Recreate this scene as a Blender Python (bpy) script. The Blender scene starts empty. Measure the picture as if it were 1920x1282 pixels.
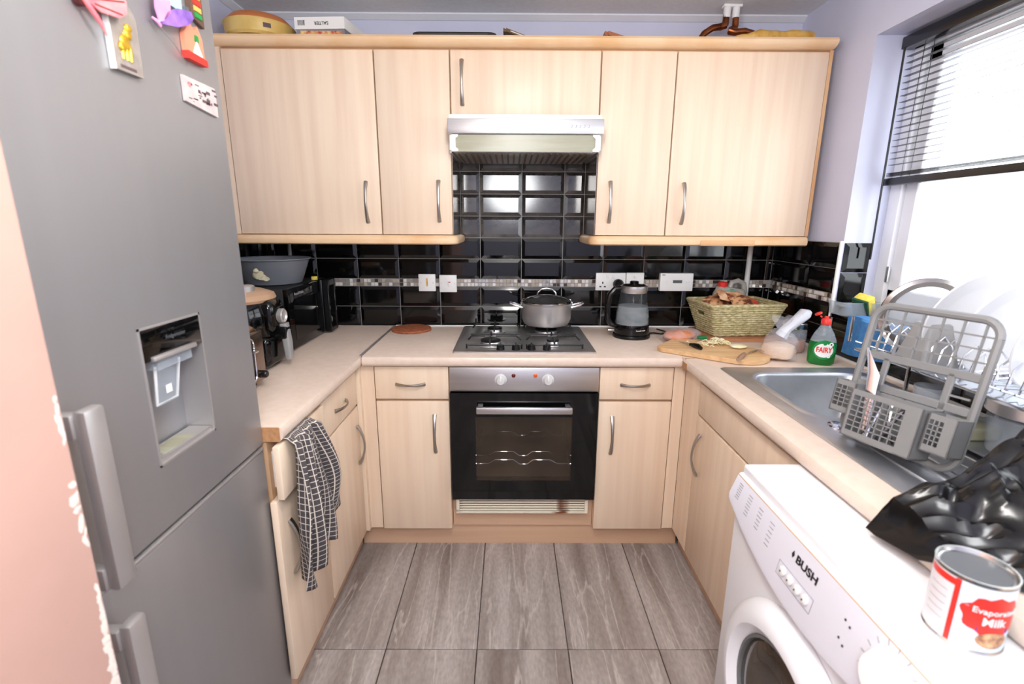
import bpy, bmesh, math, random
from mathutils import Vector, Matrix, noise
random.seed(7)
PI = math.pi
sc = bpy.context.scene
COL = sc.collection

# ------------------------------------------------------------------ camera
cam_d = bpy.data.cameras.new('camera'); cam = bpy.data.objects.new('camera', cam_d); COL.objects.link(cam)
cam_d.sensor_width = 36.0; cam_d.lens = 921.07 * 36 / 1920; cam_d.clip_start = 0.02
_p, _y, _r = 0.2347, 0.0045, 0.0047
_f = Vector((math.sin(_y) * math.cos(_p), math.cos(_y) * math.cos(_p), -math.sin(_p)))
_ri = Vector((math.cos(_y), -math.sin(_y), 0)); _u = _ri.cross(_f)
_R = _ri * math.cos(_r) + _u * math.sin(_r); _U = _u * math.cos(_r) - _ri * math.sin(_r)
cam.matrix_world = Matrix(((_R.x, _U.x, -_f.x, -0.0581), (_R.y, _U.y, -_f.y, -2.46), (_R.z, _U.z, -_f.z, 1.3753), (0, 0, 0, 1)))
cam_d.dof.use_dof = True; cam_d.dof.focus_distance = 2.1; cam_d.dof.aperture_fstop = 3.5
sc.camera = cam
# ------------------------------------------------------------------ world: bright overcast sky
w = bpy.data.worlds.new('overcast_sky'); sc.world = w; w.use_nodes = True
bg = w.node_tree.nodes['Background']; bg.inputs[0].default_value = (0.90, 0.95, 1.0, 1); bg.inputs[1].default_value = 4.5
# photographer's flash, held above the lens and softened
fl = bpy.data.lights.new('camera_flash', 'POINT'); fl.energy = 42; fl.shadow_soft_size = 0.25; fl.color = (0.97, 0.985, 1.0)
flo = bpy.data.objects.new('camera_flash', fl); flo.location = (-0.05, -2.62, 1.72); COL.objects.link(flo)
FILL_STRENGTH = 66.0  # glow of the unseen globe added to fill the room and ceiling
sc.view_settings.view_transform = 'Standard'; sc.view_settings.look = 'None'
sc.view_settings.gamma = 1.0; sc.view_settings.use_curve_mapping = False
sc.view_settings.exposure = 0.38
sc.cycles.use_denoising = True
sc.cycles.sample_clamp_indirect = 8.0

# ------------------------------------------------------------------ materials
def lin(r, g, b):
    f = lambda v: (v / 255 / 12.92) if v / 255 <= 0.04045 else ((v / 255 + 0.055) / 1.055) ** 2.4
    return (f(r), f(g), f(b))

def nd(nt, t, **k):
    n = nt.nodes.new(t)
    for a, v in k.items():
        if a in n.inputs.keys() if hasattr(n.inputs, 'keys') else False: n.inputs[a].default_value = v
        else: setattr(n, a, v)
    return n

def mat(name, col, rough=0.5, metal=0.0, var=0.06, scale=(6, 6, 6), coat=0.0, alpha=1.0, bump=0.0, bscale=60, col2=None, emit=0.0, spec=0.5, detail=4, rnd=False, lo=0.35, hi=0.65, trans=0.0, ior=1.45):
    m = bpy.data.materials.new(name); m.use_nodes = True; nt = m.node_tree
    b = nt.nodes['Principled BSDF']; L = nt.links.new
    c = lin(*col); c2 = lin(*col2) if col2 else tuple(max(0, v * (1 - 2 * var)) for v in c)
    tc = nt.nodes.new('ShaderNodeTexCoord'); mp = nt.nodes.new('ShaderNodeMapping'); mp.inputs['Scale'].default_value = scale
    L(tc.outputs['Object'], mp.inputs['Vector'])
    if rnd:
        oi = nt.nodes.new('ShaderNodeObjectInfo'); mu = nt.nodes.new('ShaderNodeMath'); mu.operation = 'MULTIPLY'; mu.inputs[1].default_value = 37.0
        L(oi.outputs['Random'], mu.inputs[0]); cb = nt.nodes.new('ShaderNodeCombineXYZ')
        for i in range(3): L(mu.outputs[0], cb.inputs[i])
        L(cb.outputs[0], mp.inputs['Location'])
    nz = nt.nodes.new('ShaderNodeTexNoise'); nz.inputs['Scale'].default_value = 1.0; nz.inputs['Detail'].default_value = detail
    L(mp.outputs[0], nz.inputs['Vector'])
    rp = nt.nodes.new('ShaderNodeValToRGB'); rp.color_ramp.elements[0].position = lo; rp.color_ramp.elements[1].position = hi
    rp.color_ramp.elements[0].color = (*c, 1); rp.color_ramp.elements[1].color = (*c2, 1)
    L(nz.outputs['Fac'], rp.inputs['Fac']); L(rp.outputs['Color'], b.inputs['Base Color'])
    b.inputs['Roughness'].default_value = rough; b.inputs['Metallic'].default_value = metal
    b.inputs['Coat Weight'].default_value = coat; b.inputs['Alpha'].default_value = alpha
    b.inputs['Specular IOR Level'].default_value = spec; b.inputs['IOR'].default_value = ior
    b.inputs['Transmission Weight'].default_value = trans
    if emit: L(rp.outputs['Color'], b.inputs['Emission Color']); b.inputs['Emission Strength'].default_value = emit
    if bump:
        n2 = nt.nodes.new('ShaderNodeTexNoise'); n2.inputs['Scale'].default_value = bscale; n2.inputs['Detail'].default_value = 3
        L(tc.outputs['Object'], n2.inputs['Vector'])
        bp = nt.nodes.new('ShaderNodeBump'); bp.inputs['Strength'].default_value = bump; bp.inputs['Distance'].default_value = 0.004
        L(n2.outputs['Fac'], bp.inputs['Height']); L(bp.outputs[0], b.inputs['Normal'])
    m['n'] = 1
    return m

M = {}
M['wall'] = mat('lilac_paint', (205, 208, 228), 0.6, var=0.015, bump=0.05, bscale=90)
M['ceil'] = mat('textured_ceiling', (232, 233, 236), 0.8, var=0.03, scale=(50, 50, 50), bump=0.25, bscale=130)
M['cove'] = mat('coving', (226, 228, 235), 0.6, var=0.02)
M['plaster'] = mat('pink_plaster', (192, 154, 140), 0.85, var=0.04, scale=(5, 5, 5), bump=0.08, bscale=40)
M['chip'] = mat('chipped_plaster', (232, 220, 208), 0.8, var=0.04)
M['wood'] = mat('maple_laminate', (238, 216, 190), 0.38, col2=(229, 203, 177), scale=(26, 26, 1.1), rnd=True, detail=5)
M['woodedge'] = mat('maple_edge', (226, 186, 140), 0.42, col2=(208, 160, 112), scale=(3, 3, 3))
M['carcass'] = mat('carcass_edge', (222, 184, 146), 0.5, col2=(208, 166, 126), scale=(4, 4, 4))
M['moulding'] = mat('maple_moulding', (234, 200, 160), 0.35, col2=(222, 176, 124), scale=(5, 5, 5), lo=.45, hi=.75)
M['worktop'] = mat('beige_worktop', (227, 208, 192), 0.28, col2=(221, 201, 184), scale=(40, 40, 40), detail=6)
M['chipboard'] = mat('chipboard', (190, 140, 96), 0.8, var=0.12, scale=(90, 90, 90))
M['plinth'] = mat('plinth_laminate', (214, 178, 148), 0.5, col2=(202, 164, 134), scale=(1.1, 20, 20))
M['tile'] = mat('black_gloss_tile', (10, 10, 11), 0.07, var=0.1, spec=0.6, scale=(30, 30, 30))
M['floorgrout'] = mat('dark_floor_grout', (88, 76, 70), 0.8, var=0.08)
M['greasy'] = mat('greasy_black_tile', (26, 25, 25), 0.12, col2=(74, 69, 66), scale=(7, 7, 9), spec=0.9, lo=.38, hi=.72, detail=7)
M['grout'] = mat('grout', (168, 166, 164), 0.8, var=0.08)
M['knobgrey'] = mat('pale_grey_plastic', (206, 206, 206), 0.4, var=0.03)
M['white'] = mat('white_plastic', (238, 238, 236), 0.35, var=0.02)
M['upvc'] = mat('white_upvc', (240, 242, 248), 0.3, var=0.015)
M['steel'] = mat('brushed_steel', (218, 217, 217), 0.38, 1.0, var=0.04, scale=(2, 60, 60))
M['sink'] = mat('sink_steel', (208, 211, 216), 0.4, 1.0, var=0.06, scale=(12, 12, 12))
M['chrome'] = mat('chrome', (215, 215, 218), 0.12, 1.0, var=0.02)
M['nickel'] = mat('satin_nickel', (186, 180, 172), 0.3, 1.0, var=0.04)
M['fridge'] = mat('graphite_steel', (170, 170, 172), 0.42, 0.75, var=0.012, scale=(3, 30, .6))
M['fridgetrim'] = mat('fridge_silver', (188, 184, 182), 0.35, 0.6, var=0.03)
M['fridgedark'] = mat('fridge_seal_dark', (40, 40, 42), 0.5)  # dark grey of the seal between the fridge doors
M['black'] = mat('black_plastic', (14, 14, 15), 0.25, var=0.1)
M['blackgloss'] = mat('black_glass', (8, 8, 9), 0.06, var=0.1)
M['blackmatt'] = mat('black_matt', (22, 22, 23), 0.55, var=0.1)
M['iron'] = mat('enamel_iron', (20, 20, 21), 0.4, var=0.2)
M['hobsteel'] = mat('hob_steel', (205, 203, 200), 0.42, 1.0, var=0.05, scale=(30, 3, 3))
M['rackgrey'] = mat('grey_rack_plastic', (132, 132, 131), 0.38, var=0.03)
M['greyp'] = mat('grey_plastic', (150, 150, 150), 0.4, var=0.03)
M['greyd'] = mat('dark_grey', (90, 92, 96), 0.4, var=0.05)
M['clear'] = mat('clear_plastic', (196, 206, 216), 0.1, var=0.02, alpha=0.3)
M['glass'] = mat('thin_glass', (110, 116, 120), 0.03, var=0.01, alpha=0.14)
M['pane'] = mat('window_glass', (240, 246, 250), 0.02, var=0.005, alpha=0.06)
M['ovenglass'] = mat('oven_window', (92, 80, 66), 0.06, col2=(70, 60, 50), scale=(5, 5, 5), alpha=0.32)
M['ovenin'] = mat('oven_enamel', (122, 106, 90), 0.5, var=0.2)
M['visor'] = mat('visor_glass', (172, 172, 152), 0.3, col2=(156, 152, 126), scale=(4, 40, 40), alpha=0.92)
M['red'] = mat('red_plastic', (226, 52, 42), 0.4, var=0.05)
M['orange'] = mat('amber_lens', (224, 96, 40), 0.3, var=0.05)
M['maroon'] = mat('dark_lens', (92, 30, 24), 0.3, var=0.05)
M['copper'] = mat('copper_pipe', (176, 104, 66), 0.3, 1.0, col2=(110, 62, 40), scale=(20, 20, 20))
M['cork'] = mat('cork', (178, 104, 68), 0.8, col2=(142, 78, 50), scale=(70, 70, 70))
M['wick'] = mat('seagrass', (208, 198, 156), 0.75, col2=(160, 148, 100), scale=(60, 60, 120), bump=0.6, bscale=160)
M['board'] = mat('chopping_board', (224, 188, 142), 0.55, col2=(206, 162, 112), scale=(4, 60, 60))
M['board2'] = mat('old_board', (188, 132, 92), 0.6, col2=(164, 106, 70), scale=(4, 50, 50))
M['onion'] = mat('onion_flesh', (246, 240, 212), 0.4, col2=(236, 226, 170), scale=(40, 40, 40))
M['lentil'] = mat('red_lentils', (218, 142, 98), 0.5, col2=(200, 116, 74), scale=(160, 160, 160))
M['rice'] = mat('pale_grain', (226, 198, 172), 0.6, col2=(214, 184, 156), scale=(120, 120, 120))
M['film'] = mat('plastic_film', (236, 238, 246), 0.12, var=0.02, alpha=0.2)
M['film2'] = mat('milky_film', (236, 240, 250), 0.25, var=0.03, alpha=0.72)
M['green'] = mat('green_liquid', (18, 120, 44), 0.15, col2=(10, 100, 34), scale=(20, 20, 20))
M['greenlab'] = mat('green_label', (28, 140, 70), 0.35, var=0.05)
M['whitelab'] = mat('white_label', (242, 242, 240), 0.4, var=0.01)
M['bluec'] = mat('blue_cloth', (70, 132, 190), 0.9, col2=(58, 116, 174), scale=(60, 60, 60), bump=0.4, bscale=220)
M['yellow'] = mat('yellow_sponge', (232, 212, 92), 0.9, var=0.1, scale=(70, 70, 70), bump=0.4, bscale=200)
M['scour'] = mat('green_scourer', (36, 84, 62), 0.9, var=0.2, scale=(80, 80, 80))
M['binbag'] = mat('black_polythene', (14, 13, 14), 0.22, var=0.15, spec=0.6)
M['enamel'] = mat('white_enamel', (240, 241, 244), 0.28, var=0.01)
M['panelw'] = mat('washer_panel', (228, 229, 238), 0.35, var=0.01)
M['print'] = mat('grey_print', (150, 150, 158), 0.6, var=0.05)
M['ink'] = mat('dark_ink', (34, 32, 34), 0.5, var=0.05)
M['gasket'] = mat('rubber_gasket', (120, 122, 122), 0.5, var=0.1)
M['drum'] = mat('porthole_glass', (40, 34, 30), 0.05, col2=(70, 60, 50), scale=(8, 8, 8))
M['tin'] = mat('tinplate', (205, 204, 200), 0.22, 1.0, var=0.05)
M['labpink'] = mat('tin_label_side', (228, 224, 226), 0.4, var=0.03)
M['labblue'] = mat('tin_label_pale_blue', (222, 234, 244), 0.4, col2=(200, 226, 240), scale=(12, 12, 12))
M['labnavy'] = mat('navy_print', (60, 62, 150), 0.4, var=0.05)
M['labcream'] = mat('cream_print', (230, 190, 140), 0.4, col2=(120, 60, 44), scale=(70, 70, 70))
M['alum'] = mat('mirror_splash_sheet', (176, 164, 150), 0.16, 0.9, var=0.08, scale=(8, 8, 8))
M['basin'] = mat('grey_translucent_basin', (112, 116, 124), 0.3, var=0.05, alpha=0.85)
M['tan'] = mat('champagne_top', (190, 154, 124), 0.3, var=0.04)
M['tubyellow'] = mat('yellow_tub', (214, 184, 110), 0.45, col2=(202, 168, 92), scale=(14, 14, 14))
M['sticker'] = mat('cream_sticker', (206, 200, 168), 0.7, var=0.06, scale=(40, 40, 40))
M['tublid'] = mat('orange_brown_lid', (196, 116, 62), 0.45, var=0.06)
M['cardw'] = mat('white_card', (232, 230, 226), 0.6, var=0.02)
M['cardg'] = mat('grey_card', (130, 132, 140), 0.6, var=0.06)
M['cardprint'] = mat('fruit_print', (190, 60, 60), 0.5, col2=(230, 200, 120), scale=(60, 60, 60))
M['browntray'] = mat('brown_tray', (112, 84, 48), 0.4, var=0.1)
M['terra'] = mat('terracotta_board', (178, 108, 72), 0.6, var=0.08)
M['straw'] = mat('straw_yellow', (222, 182, 98), 0.6, col2=(200, 152, 66), scale=(40, 40, 40))
M['pinkwing'] = mat('pink_wing', (226, 96, 108), 0.4, col2=(240, 140, 140), scale=(30, 30, 30))
M['pinkdark'] = mat('dark_wing_vein', (96, 40, 40), 0.5)
M['lilacwing'] = mat('lilac_wing', (226, 150, 200), 0.4, var=0.1, scale=(30, 30, 30))
M['purple'] = mat('purple_wing', (104, 72, 150), 0.4, col2=(150, 110, 186), scale=(40, 40, 40))
M['gold'] = mat('gold_relief', (226, 186, 60), 0.25, 0.7, var=0.1)
M['stonegrey'] = mat('grey_souvenir', (150, 140, 132), 0.6, var=0.12, scale=(60, 60, 60))
M['coral'] = mat('coral_print', (226, 140, 110), 0.5, var=0.05)
M['signbrown'] = mat('brown_sign', (100, 74, 60), 0.6, var=0.1)
M['skyblue'] = mat('pale_blue_print', (170, 214, 236), 0.5, var=0.05)
M['post'] = mat('postcard_print', (206, 192, 188), 0.5, col2=(188, 172, 170), scale=(40, 40, 40))
M['sepia'] = mat('sepia_ink', (96, 78, 82), 0.6, var=0.1)
M['pktbrown'] = mat('brown_packet', (210, 158, 112), 0.3, col2=(110, 60, 44), scale=(34, 60, 34), lo=.42, hi=.58)
M['pktpeach'] = mat('peach_packet', (232, 196, 160), 0.3, col2=(196, 128, 84), scale=(25, 25, 25))
M['pktred'] = mat('red_packet', (214, 96, 70), 0.3, col2=(190, 70, 56), scale=(25, 25, 25))
M['pktteal'] = mat('teal_packet', (40, 130, 120), 0.3, col2=(140, 190, 180), scale=(60, 60, 60))
M['pktviolet'] = mat('violet_packet', (90, 80, 150), 0.3, col2=(200, 60, 60), scale=(40, 40, 40))
M['pktpink'] = mat('pink_packet', (232, 130, 130), 0.3, var=0.1)
M['milky'] = mat('milky_bottle', (196, 192, 182), 0.35, var=0.06, alpha=0.8)
M['panbody'] = mat('pan_grey', (190, 188, 187), 0.38, 0.8, var=0.05)
M['lidglass'] = mat('lid_glass', (60, 58, 58), 0.06, var=0.05, alpha=0.6)
M['water'] = mat('kettle_water', (150, 162, 170), 0.15, col2=(186, 192, 192), scale=(16, 16, 30), alpha=0.5)
M['platter'] = mat('worn_steel', (182, 174, 168), 0.25, 1.0, var=0.08)
M['toasterbrown'] = mat('bronze_chrome', (150, 128, 112), 0.18, 0.9, var=0.06)
M['plate'] = mat('white_china', (244, 244, 246), 0.15, var=0.01)
M['lamp'] = mat('fill_globe', (255, 250, 244), 0.5, var=0.0, emit=FILL_STRENGTH)  # glowing skin of the added fill globe
M['brownknife'] = mat('knife_wood', (168, 132, 108), 0.5, var=0.12, scale=(20, 20, 20))
M['mirrored'] = mat('mirror_trivet', (214, 222, 230), 0.1, 0.9, var=0.03)
M['greencl'] = mat('green_clip', (20, 130, 70), 0.4, var=0.05)

def floor_mat():
    m = bpy.data.materials.new('grey_streaked_tile'); m.use_nodes = True; nt = m.node_tree; L = nt.links.new
    b = nt.nodes['Principled BSDF']; tc = nt.nodes.new('ShaderNodeTexCoord'); oi = nt.nodes.new('ShaderNodeObjectInfo')
    mu = nt.nodes.new('ShaderNodeMath'); mu.operation = 'MULTIPLY'; mu.inputs[1].default_value = 53.0; L(oi.outputs['Random'], mu.inputs[0])
    ad = nt.nodes.new('ShaderNodeVectorMath'); ad.operation = 'ADD'; L(tc.outputs['Object'], ad.inputs[0])
    cb = nt.nodes.new('ShaderNodeCombineXYZ'); L(mu.outputs[0], cb.inputs[0]); L(mu.outputs[0], cb.inputs[1]); L(cb.outputs[0], ad.inputs[1])
    def nz(scale, detail, dist=0.0):
        mp = nt.nodes.new('ShaderNodeMapping'); mp.inputs['Scale'].default_value = scale; L(ad.outputs[0], mp.inputs['Vector'])
        n = nt.nodes.new('ShaderNodeTexNoise'); n.inputs['Scale'].default_value = 1; n.inputs['Detail'].default_value = detail; n.inputs['Distortion'].default_value = dist
        L(mp.outputs[0], n.inputs['Vector']); return n
    a = nz((13, 0.9, 1), 6, 0.25); r1 = nt.nodes.new('ShaderNodeValToRGB'); e = r1.color_ramp.elements
    e[0].position = 0.3; e[0].color = (*lin(126, 114, 108), 1); e[1].position = 0.72; e[1].color = (*lin(186, 178, 173), 1)
    x = r1.color_ramp.elements.new(0.5); x.color = (*lin(158, 149, 143), 1); L(a.outputs['Fac'], r1.inputs['Fac'])
    v = nz((9, 1.1, 1), 4, 0.5); r2 = nt.nodes.new('ShaderNodeValToRGB'); e = r2.color_ramp.elements
    e[0].position = 0.49; e[0].color = (0, 0, 0, 1); e[1].position = 0.505; e[1].color = (1, 1, 1, 1)
    q = r2.color_ramp.elements.new(0.525); q.color = (0, 0, 0, 1); L(v.outputs['Fac'], r2.inputs['Fac'])
    fn = nz((120, 40, 1), 3); r3 = nt.nodes.new('ShaderNodeValToRGB'); r3.color_ramp.elements[0].color = (0.82, 0.82, 0.82, 1); r3.color_ramp.elements[1].color = (1.1, 1.1, 1.1, 1)
    r3.color_ramp.elements[0].position = .3; r3.color_ramp.elements[1].position = .7; L(fn.outputs['Fac'], r3.inputs['Fac'])
    mx = nt.nodes.new('ShaderNodeMix'); mx.data_type = 'RGBA'; mx.inputs[7].default_value = (*lin(206, 199, 193), 1)
    ml = nt.nodes.new('ShaderNodeMath'); ml.operation = 'MULTIPLY'; ml.inputs[1].default_value = 0.55; L(r2.outputs['Color'], ml.inputs[0])
    L(ml.outputs[0], mx.inputs[0]); L(r1.outputs['Color'], mx.inputs[6])
    m2 = nt.nodes.new('ShaderNodeMix'); m2.data_type = 'RGBA'; m2.blend_type = 'MULTIPLY'; m2.inputs[0].default_value = 1.0
    L(mx.outputs[2], m2.inputs[6]); L(r3.outputs['Color'], m2.inputs[7]); L(m2.outputs[2], b.inputs['Base Color'])
    b.inputs['Roughness'].default_value = 0.42
    return m
M['floor'] = floor_mat()

def towel_mat():
    m = bpy.data.materials.new('checked_towel'); m.use_nodes = True; nt = m.node_tree; L = nt.links.new
    b = nt.nodes['Principled BSDF']; b.inputs['Roughness'].default_value = 0.95
    uv = nt.nodes.new('ShaderNodeUVMap'); sp = nt.nodes.new('ShaderNodeSeparateXYZ'); L(uv.outputs[0], sp.inputs[0])
    def line(src, n, wd):
        a = nt.nodes.new('ShaderNodeMath'); a.operation = 'MULTIPLY'; a.inputs[1].default_value = n; L(src, a.inputs[0])
        f = nt.nodes.new('ShaderNodeMath'); f.operation = 'FRACT'; L(a.outputs[0], f.inputs[0])
        g = nt.nodes.new('ShaderNodeMath'); g.operation = 'LESS_THAN'; g.inputs[1].default_value = wd; L(f.outputs[0], g.inputs[0]); return g
    g1 = line(sp.outputs[0], 34, 0.14); g2 = line(sp.outputs[1], 27, 0.12)
    mxm = nt.nodes.new('ShaderNodeMath'); mxm.operation = 'MAXIMUM'; L(g1.outputs[0], mxm.inputs[0]); L(g2.outputs[0], mxm.inputs[1])
    nz = nt.nodes.new('ShaderNodeTexNoise'); nz.inputs['Scale'].default_value = 300; rp = nt.nodes.new('ShaderNodeValToRGB')
    rp.color_ramp.elements[0].color = (*lin(58, 52, 54), 1); rp.color_ramp.elements[1].color = (*lin(88, 82, 84), 1); L(nz.outputs['Fac'], rp.inputs['Fac'])
    mx = nt.nodes.new('ShaderNodeMix'); mx.data_type = 'RGBA'; L(mxm.outputs[0], mx.inputs[0]); L(rp.outputs['Color'], mx.inputs[6]); mx.inputs[7].default_value = (*lin(214, 204, 190), 1)
    L(mx.outputs[2], b.inputs['Base Color'])
    return m
M['towel'] = towel_mat()
M['rusty'] = mat('rusted_cream', (236, 228, 208), 0.5, col2=(120, 66, 34), scale=(9, 30, 40), lo=0.60, hi=0.70, detail=6)
MOS = [mat('mosaic_' + n, c, r, mt, var=0.04) for n, c, r, mt in (('silver', (206, 202, 196), 0.12, 0.6), ('stone', (176, 164, 150), 0.5, 0.0), ('dark', (62, 50, 44), 0.3, 0.0), ('pearl', (226, 222, 216), 0.2, 0.1), ('taupe', (140, 126, 114), 0.3, 0.0))]

# ------------------------------------------------------------------ mesh helpers
def BM(): return bmesh.new()

def box(bm, x0, x1, y0, y1, z0, z1, bev=0.0, seg=2):
    g = bmesh.ops.create_cube(bm, size=1)['verts']
    for v in g:
        v.co = Vector(((x0 + x1) / 2 + v.co.x * (x1 - x0), (y0 + y1) / 2 + v.co.y * (y1 - y0), (z0 + z1) / 2 + v.co.z * (z1 - z0)))
    if bev > 0:
        es = list({e for v in g for e in v.link_edges})
        bmesh.ops.bevel(bm, geom=es, offset=bev, segments=seg, profile=0.5, affect='EDGES')
    return bm

def tube(bm, pts, r, n=8, flat=1.0, cap=True):
    pts = [Vector(p) for p in pts]; N = len(pts); rr = r if isinstance(r, (list, tuple)) else [r] * N
    t0 = (pts[1] - pts[0]).normalized(); a = Vector((0, 0, 1)) if abs(t0.z) < 0.9 else Vector((1, 0, 0))
    u = t0.cross(a).normalized(); rings = []
    for i, p in enumerate(pts):
        t = (pts[min(i + 1, N - 1)] - pts[max(i - 1, 0)]).normalized()
        u = (u - t * u.dot(t)).normalized(); v = t.cross(u)
        rings.append([bm.verts.new(p + (u * math.cos(2 * PI * k / n) * flat + v * math.sin(2 * PI * k / n)) * rr[i]) for k in range(n)])
    for i in range(N - 1):
        for k in range(n): bm.faces.new((rings[i][k], rings[i][(k + 1) % n], rings[i + 1][(k + 1) % n], rings[i + 1][k]))
    if cap: bm.faces.new(rings[0][::-1]); bm.faces.new(rings[-1])
    return bm

def loft(bm, secs, closed=True, cap0=True, cap1=True):
    R = [[bm.verts.new(p) for p in s] for s in secs]; n = len(R[0])
    for i in range(len(R) - 1):
        for k in range(n if closed else n - 1): bm.faces.new((R[i][k], R[i][(k + 1) % n], R[i + 1][(k + 1) % n], R[i + 1][k]))
    if cap0: bm.faces.new(R[0][::-1])
    if cap1: bm.faces.new(R[-1])
    return bm

def lathe(bm, prof, c=(0, 0, 0), n=32, axis='z', cap0=True, cap1=True, sx=1.0, sy=1.0):
    secs = []
    for r, h in prof:
        s = []
        for k in range(n):
            a = 2 * PI * k / n; p = (r * math.cos(a) * sx, r * math.sin(a) * sy, h)
            if axis == 'x': p = (p[2], p[0], p[1])
            elif axis == 'y': p = (p[0], -p[2], p[1])
            s.append((c[0] + p[0], c[1] + p[1], c[2] + p[2]))
        secs.append(s)
    return loft(bm, secs, True, cap0, cap1)

def prism(bm, poly, d0, d1, axis='y'):
    def mk(p, d): return {'y': (p[0], d, p[1]), 'x': (d, p[0], p[1]), 'z': (p[0], p[1], d)}[axis]
    return loft(bm, [[mk(p, d0) for p in poly], [mk(p, d1) for p in poly]])

def rrect(x0, x1, y0, y1, r, z, n=5):
    pts = []
    for cx, cy, a0 in ((x1 - r, y1 - r, 0), (x0 + r, y1 - r, PI / 2), (x0 + r, y0 + r, PI), (x1 - r, y0 + r, 1.5 * PI)):
        for k in range(n + 1):
            a = a0 + PI / 2 * k / n; pts.append((cx + r * math.cos(a), cy + r * math.sin(a), z))
    return pts

def finish(bm, name, m, smooth=True, ang=0.65):
    bmesh.ops.recalc_face_normals(bm, faces=bm.faces[:])
    for f in bm.faces: f.smooth = smooth
    if smooth:
        for e in bm.edges:
            if len(e.link_faces) != 2 or e.calc_face_angle(0) > ang: e.smooth = False
    me = bpy.data.meshes.new(name); bm.to_mesh(me); bm.free()
    for mm in (m if isinstance(m, list) else [m]): me.materials.append(mm)
    return me

def root_of(o):
    while o.parent: o = o.parent
    return o

def part(name, bm, m, parent=None, local=False, smooth=True, label=None, kind=None, ang=0.65):
    """one mesh object; vertices are given in world coordinates unless local"""
    if parent and not local:
        off = root_of(parent).location
        bmesh.ops.translate(bm, verts=bm.verts[:], vec=-Vector(off))
    me = finish(bm, name, M[m] if isinstance(m, str) else m, smooth, ang)
    o = bpy.data.objects.new(name, me); COL.objects.link(o)
    if parent: o.parent = parent
    if label: o['label'] = label
    if kind: o['kind'] = kind
    return o

def inst(name, me, parent, loc, rot=(0, 0, 0)):
    o = bpy.data.objects.new(name, me); COL.objects.link(o); o.parent = parent
    o.location = Vector(loc) - (Vector(root_of(parent).location) if parent else Vector()); o.rotation_euler = rot
    return o

def thing(name, label, cat, loc=(0, 0, 0), rz=0, group=None, rot=None):
    o = bpy.data.objects.new(name, None); COL.objects.link(o); o.empty_display_size = 0.05
    o.location = loc; o.rotation_euler = rot or (0, 0, rz); o['label'] = label; o['category'] = cat
    if group: o['group'] = group
    return o

def tag(o, label, cat, group=None):
    o['label'] = label; o['category'] = cat
    if group: o['group'] = group
    return o

def single(name, bm, m, label, cat, base, group=None, smooth=True, kind=None):
    """a one-mesh thing built in world coordinates with its origin at base"""
    bmesh.ops.translate(bm, verts=bm.verts[:], vec=-Vector(base))
    o = bpy.data.objects.new(name, finish(bm, name, M[m] if isinstance(m, str) else m, smooth)); COL.objects.link(o)
    o.location = base
    if kind: o['kind'] = kind
    return tag(o, label, cat, group)

def struct(name, bm, m, label=None, parent=None, smooth=False):
    o = part(name, bm, m, parent, smooth=smooth)
    if not parent: o['kind'] = 'structure'; o['label'] = label or name.replace('_', ' '); o['category'] = name.split('_')[0]
    return o

def text_bm(s, size, depth=0.0004, bold=0.0, align='CENTER'):
    c = bpy.data.curves.new('t', 'FONT'); c.body = s; c.size = size; c.extrude = depth; c.offset = bold; c.align_x = align; c.align_y = 'CENTER'
    c.resolution_u = 3
    o = bpy.data.objects.new('t', c); COL.objects.link(o)
    dg = bpy.context.evaluated_depsgraph_get(); me = bpy.data.meshes.new_from_object(o.evaluated_get(dg))
    bm = bmesh.new(); bm.from_mesh(me); bpy.data.objects.remove(o); bpy.data.curves.remove(c); bpy.data.meshes.remove(me)
    return bm            # lies in xy, reading along +x, facing +z

def xf(bm, mtx): bmesh.ops.transform(bm, matrix=mtx, verts=bm.verts[:]); return bm
def face_mtx(origin, right, up):
    r = Vector(right).normalized(); u = Vector(up).normalized(); n = r.cross(u); o = Vector(origin)
    return Matrix(((r.x, u.x, n.x, o.x), (r.y, u.y, n.y, o.y), (r.z, u.z, n.z, o.z), (0, 0, 0, 1)))
def lettering(s, size, m, parent, origin, right, up, depth=0.0004, bold=0.0, align='CENTER', name='lettering'):
    return part(name, xf(text_bm(s, size, depth, bold, align), face_mtx(origin, right, up)), m, parent, smooth=False)

def jig(bm, amp, freq, seed=0.0):
    for v in bm.verts:
        v.co += noise.noise_vector(v.co * freq + Vector((seed, seed * 1.7, seed * 0.3))) * amp
    return bm

# ------------------------------------------------------------------ dimensions
XL, XR = -1.25, 1.25          # side walls
ZC = 2.28                     # ceiling
WT, WB = 0.872, 0.83          # worktop top / underside
YF, YR = -3.7, 0.008          # wall behind the camera, back wall
RY, WX = -0.50, 1.40          # window reveal edge, window plane
SILL, HEAD = 1.03, 2.04
WY1 = -2.25                   # near end of the window opening

# ------------------------------------------------------------------ shell
fl_ = struct('floor', box(BM(), XL - .1, XR + .1, YF, .1, -.05, -.006), 'floorgrout', 'grey streaked ceramic tiled kitchen floor')
tme = None
bm = box(BM(), -.15, .15, -.3, .3, -.006, 0, 0.0012, 1); tme = finish(bm, 'floor_tile', M['floor'])
for i in range(-4, 5):
    for j in range(4):
        inst('floor_tile', tme, fl_, (-0.1637 + .1515 + i * .303, -.805 - j * .603, 0))
struct('ceiling', box(BM(), XL - .1, XR + .3, YF, .1, ZC, ZC + .05), 'ceil', 'white stippled textured ceiling')
wl_ = None
wb = struct('wall_back', box(BM(), XL - .1, XR + .1, YR, .1, 0, ZC), 'wall', 'pale lilac back wall above black tiled splashback')
wl_ = struct('wall_left', box(BM(), XL - .1, XL, YF, YR, 0, ZC), 'wall', 'pale lilac left wall behind the fridge')
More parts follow.
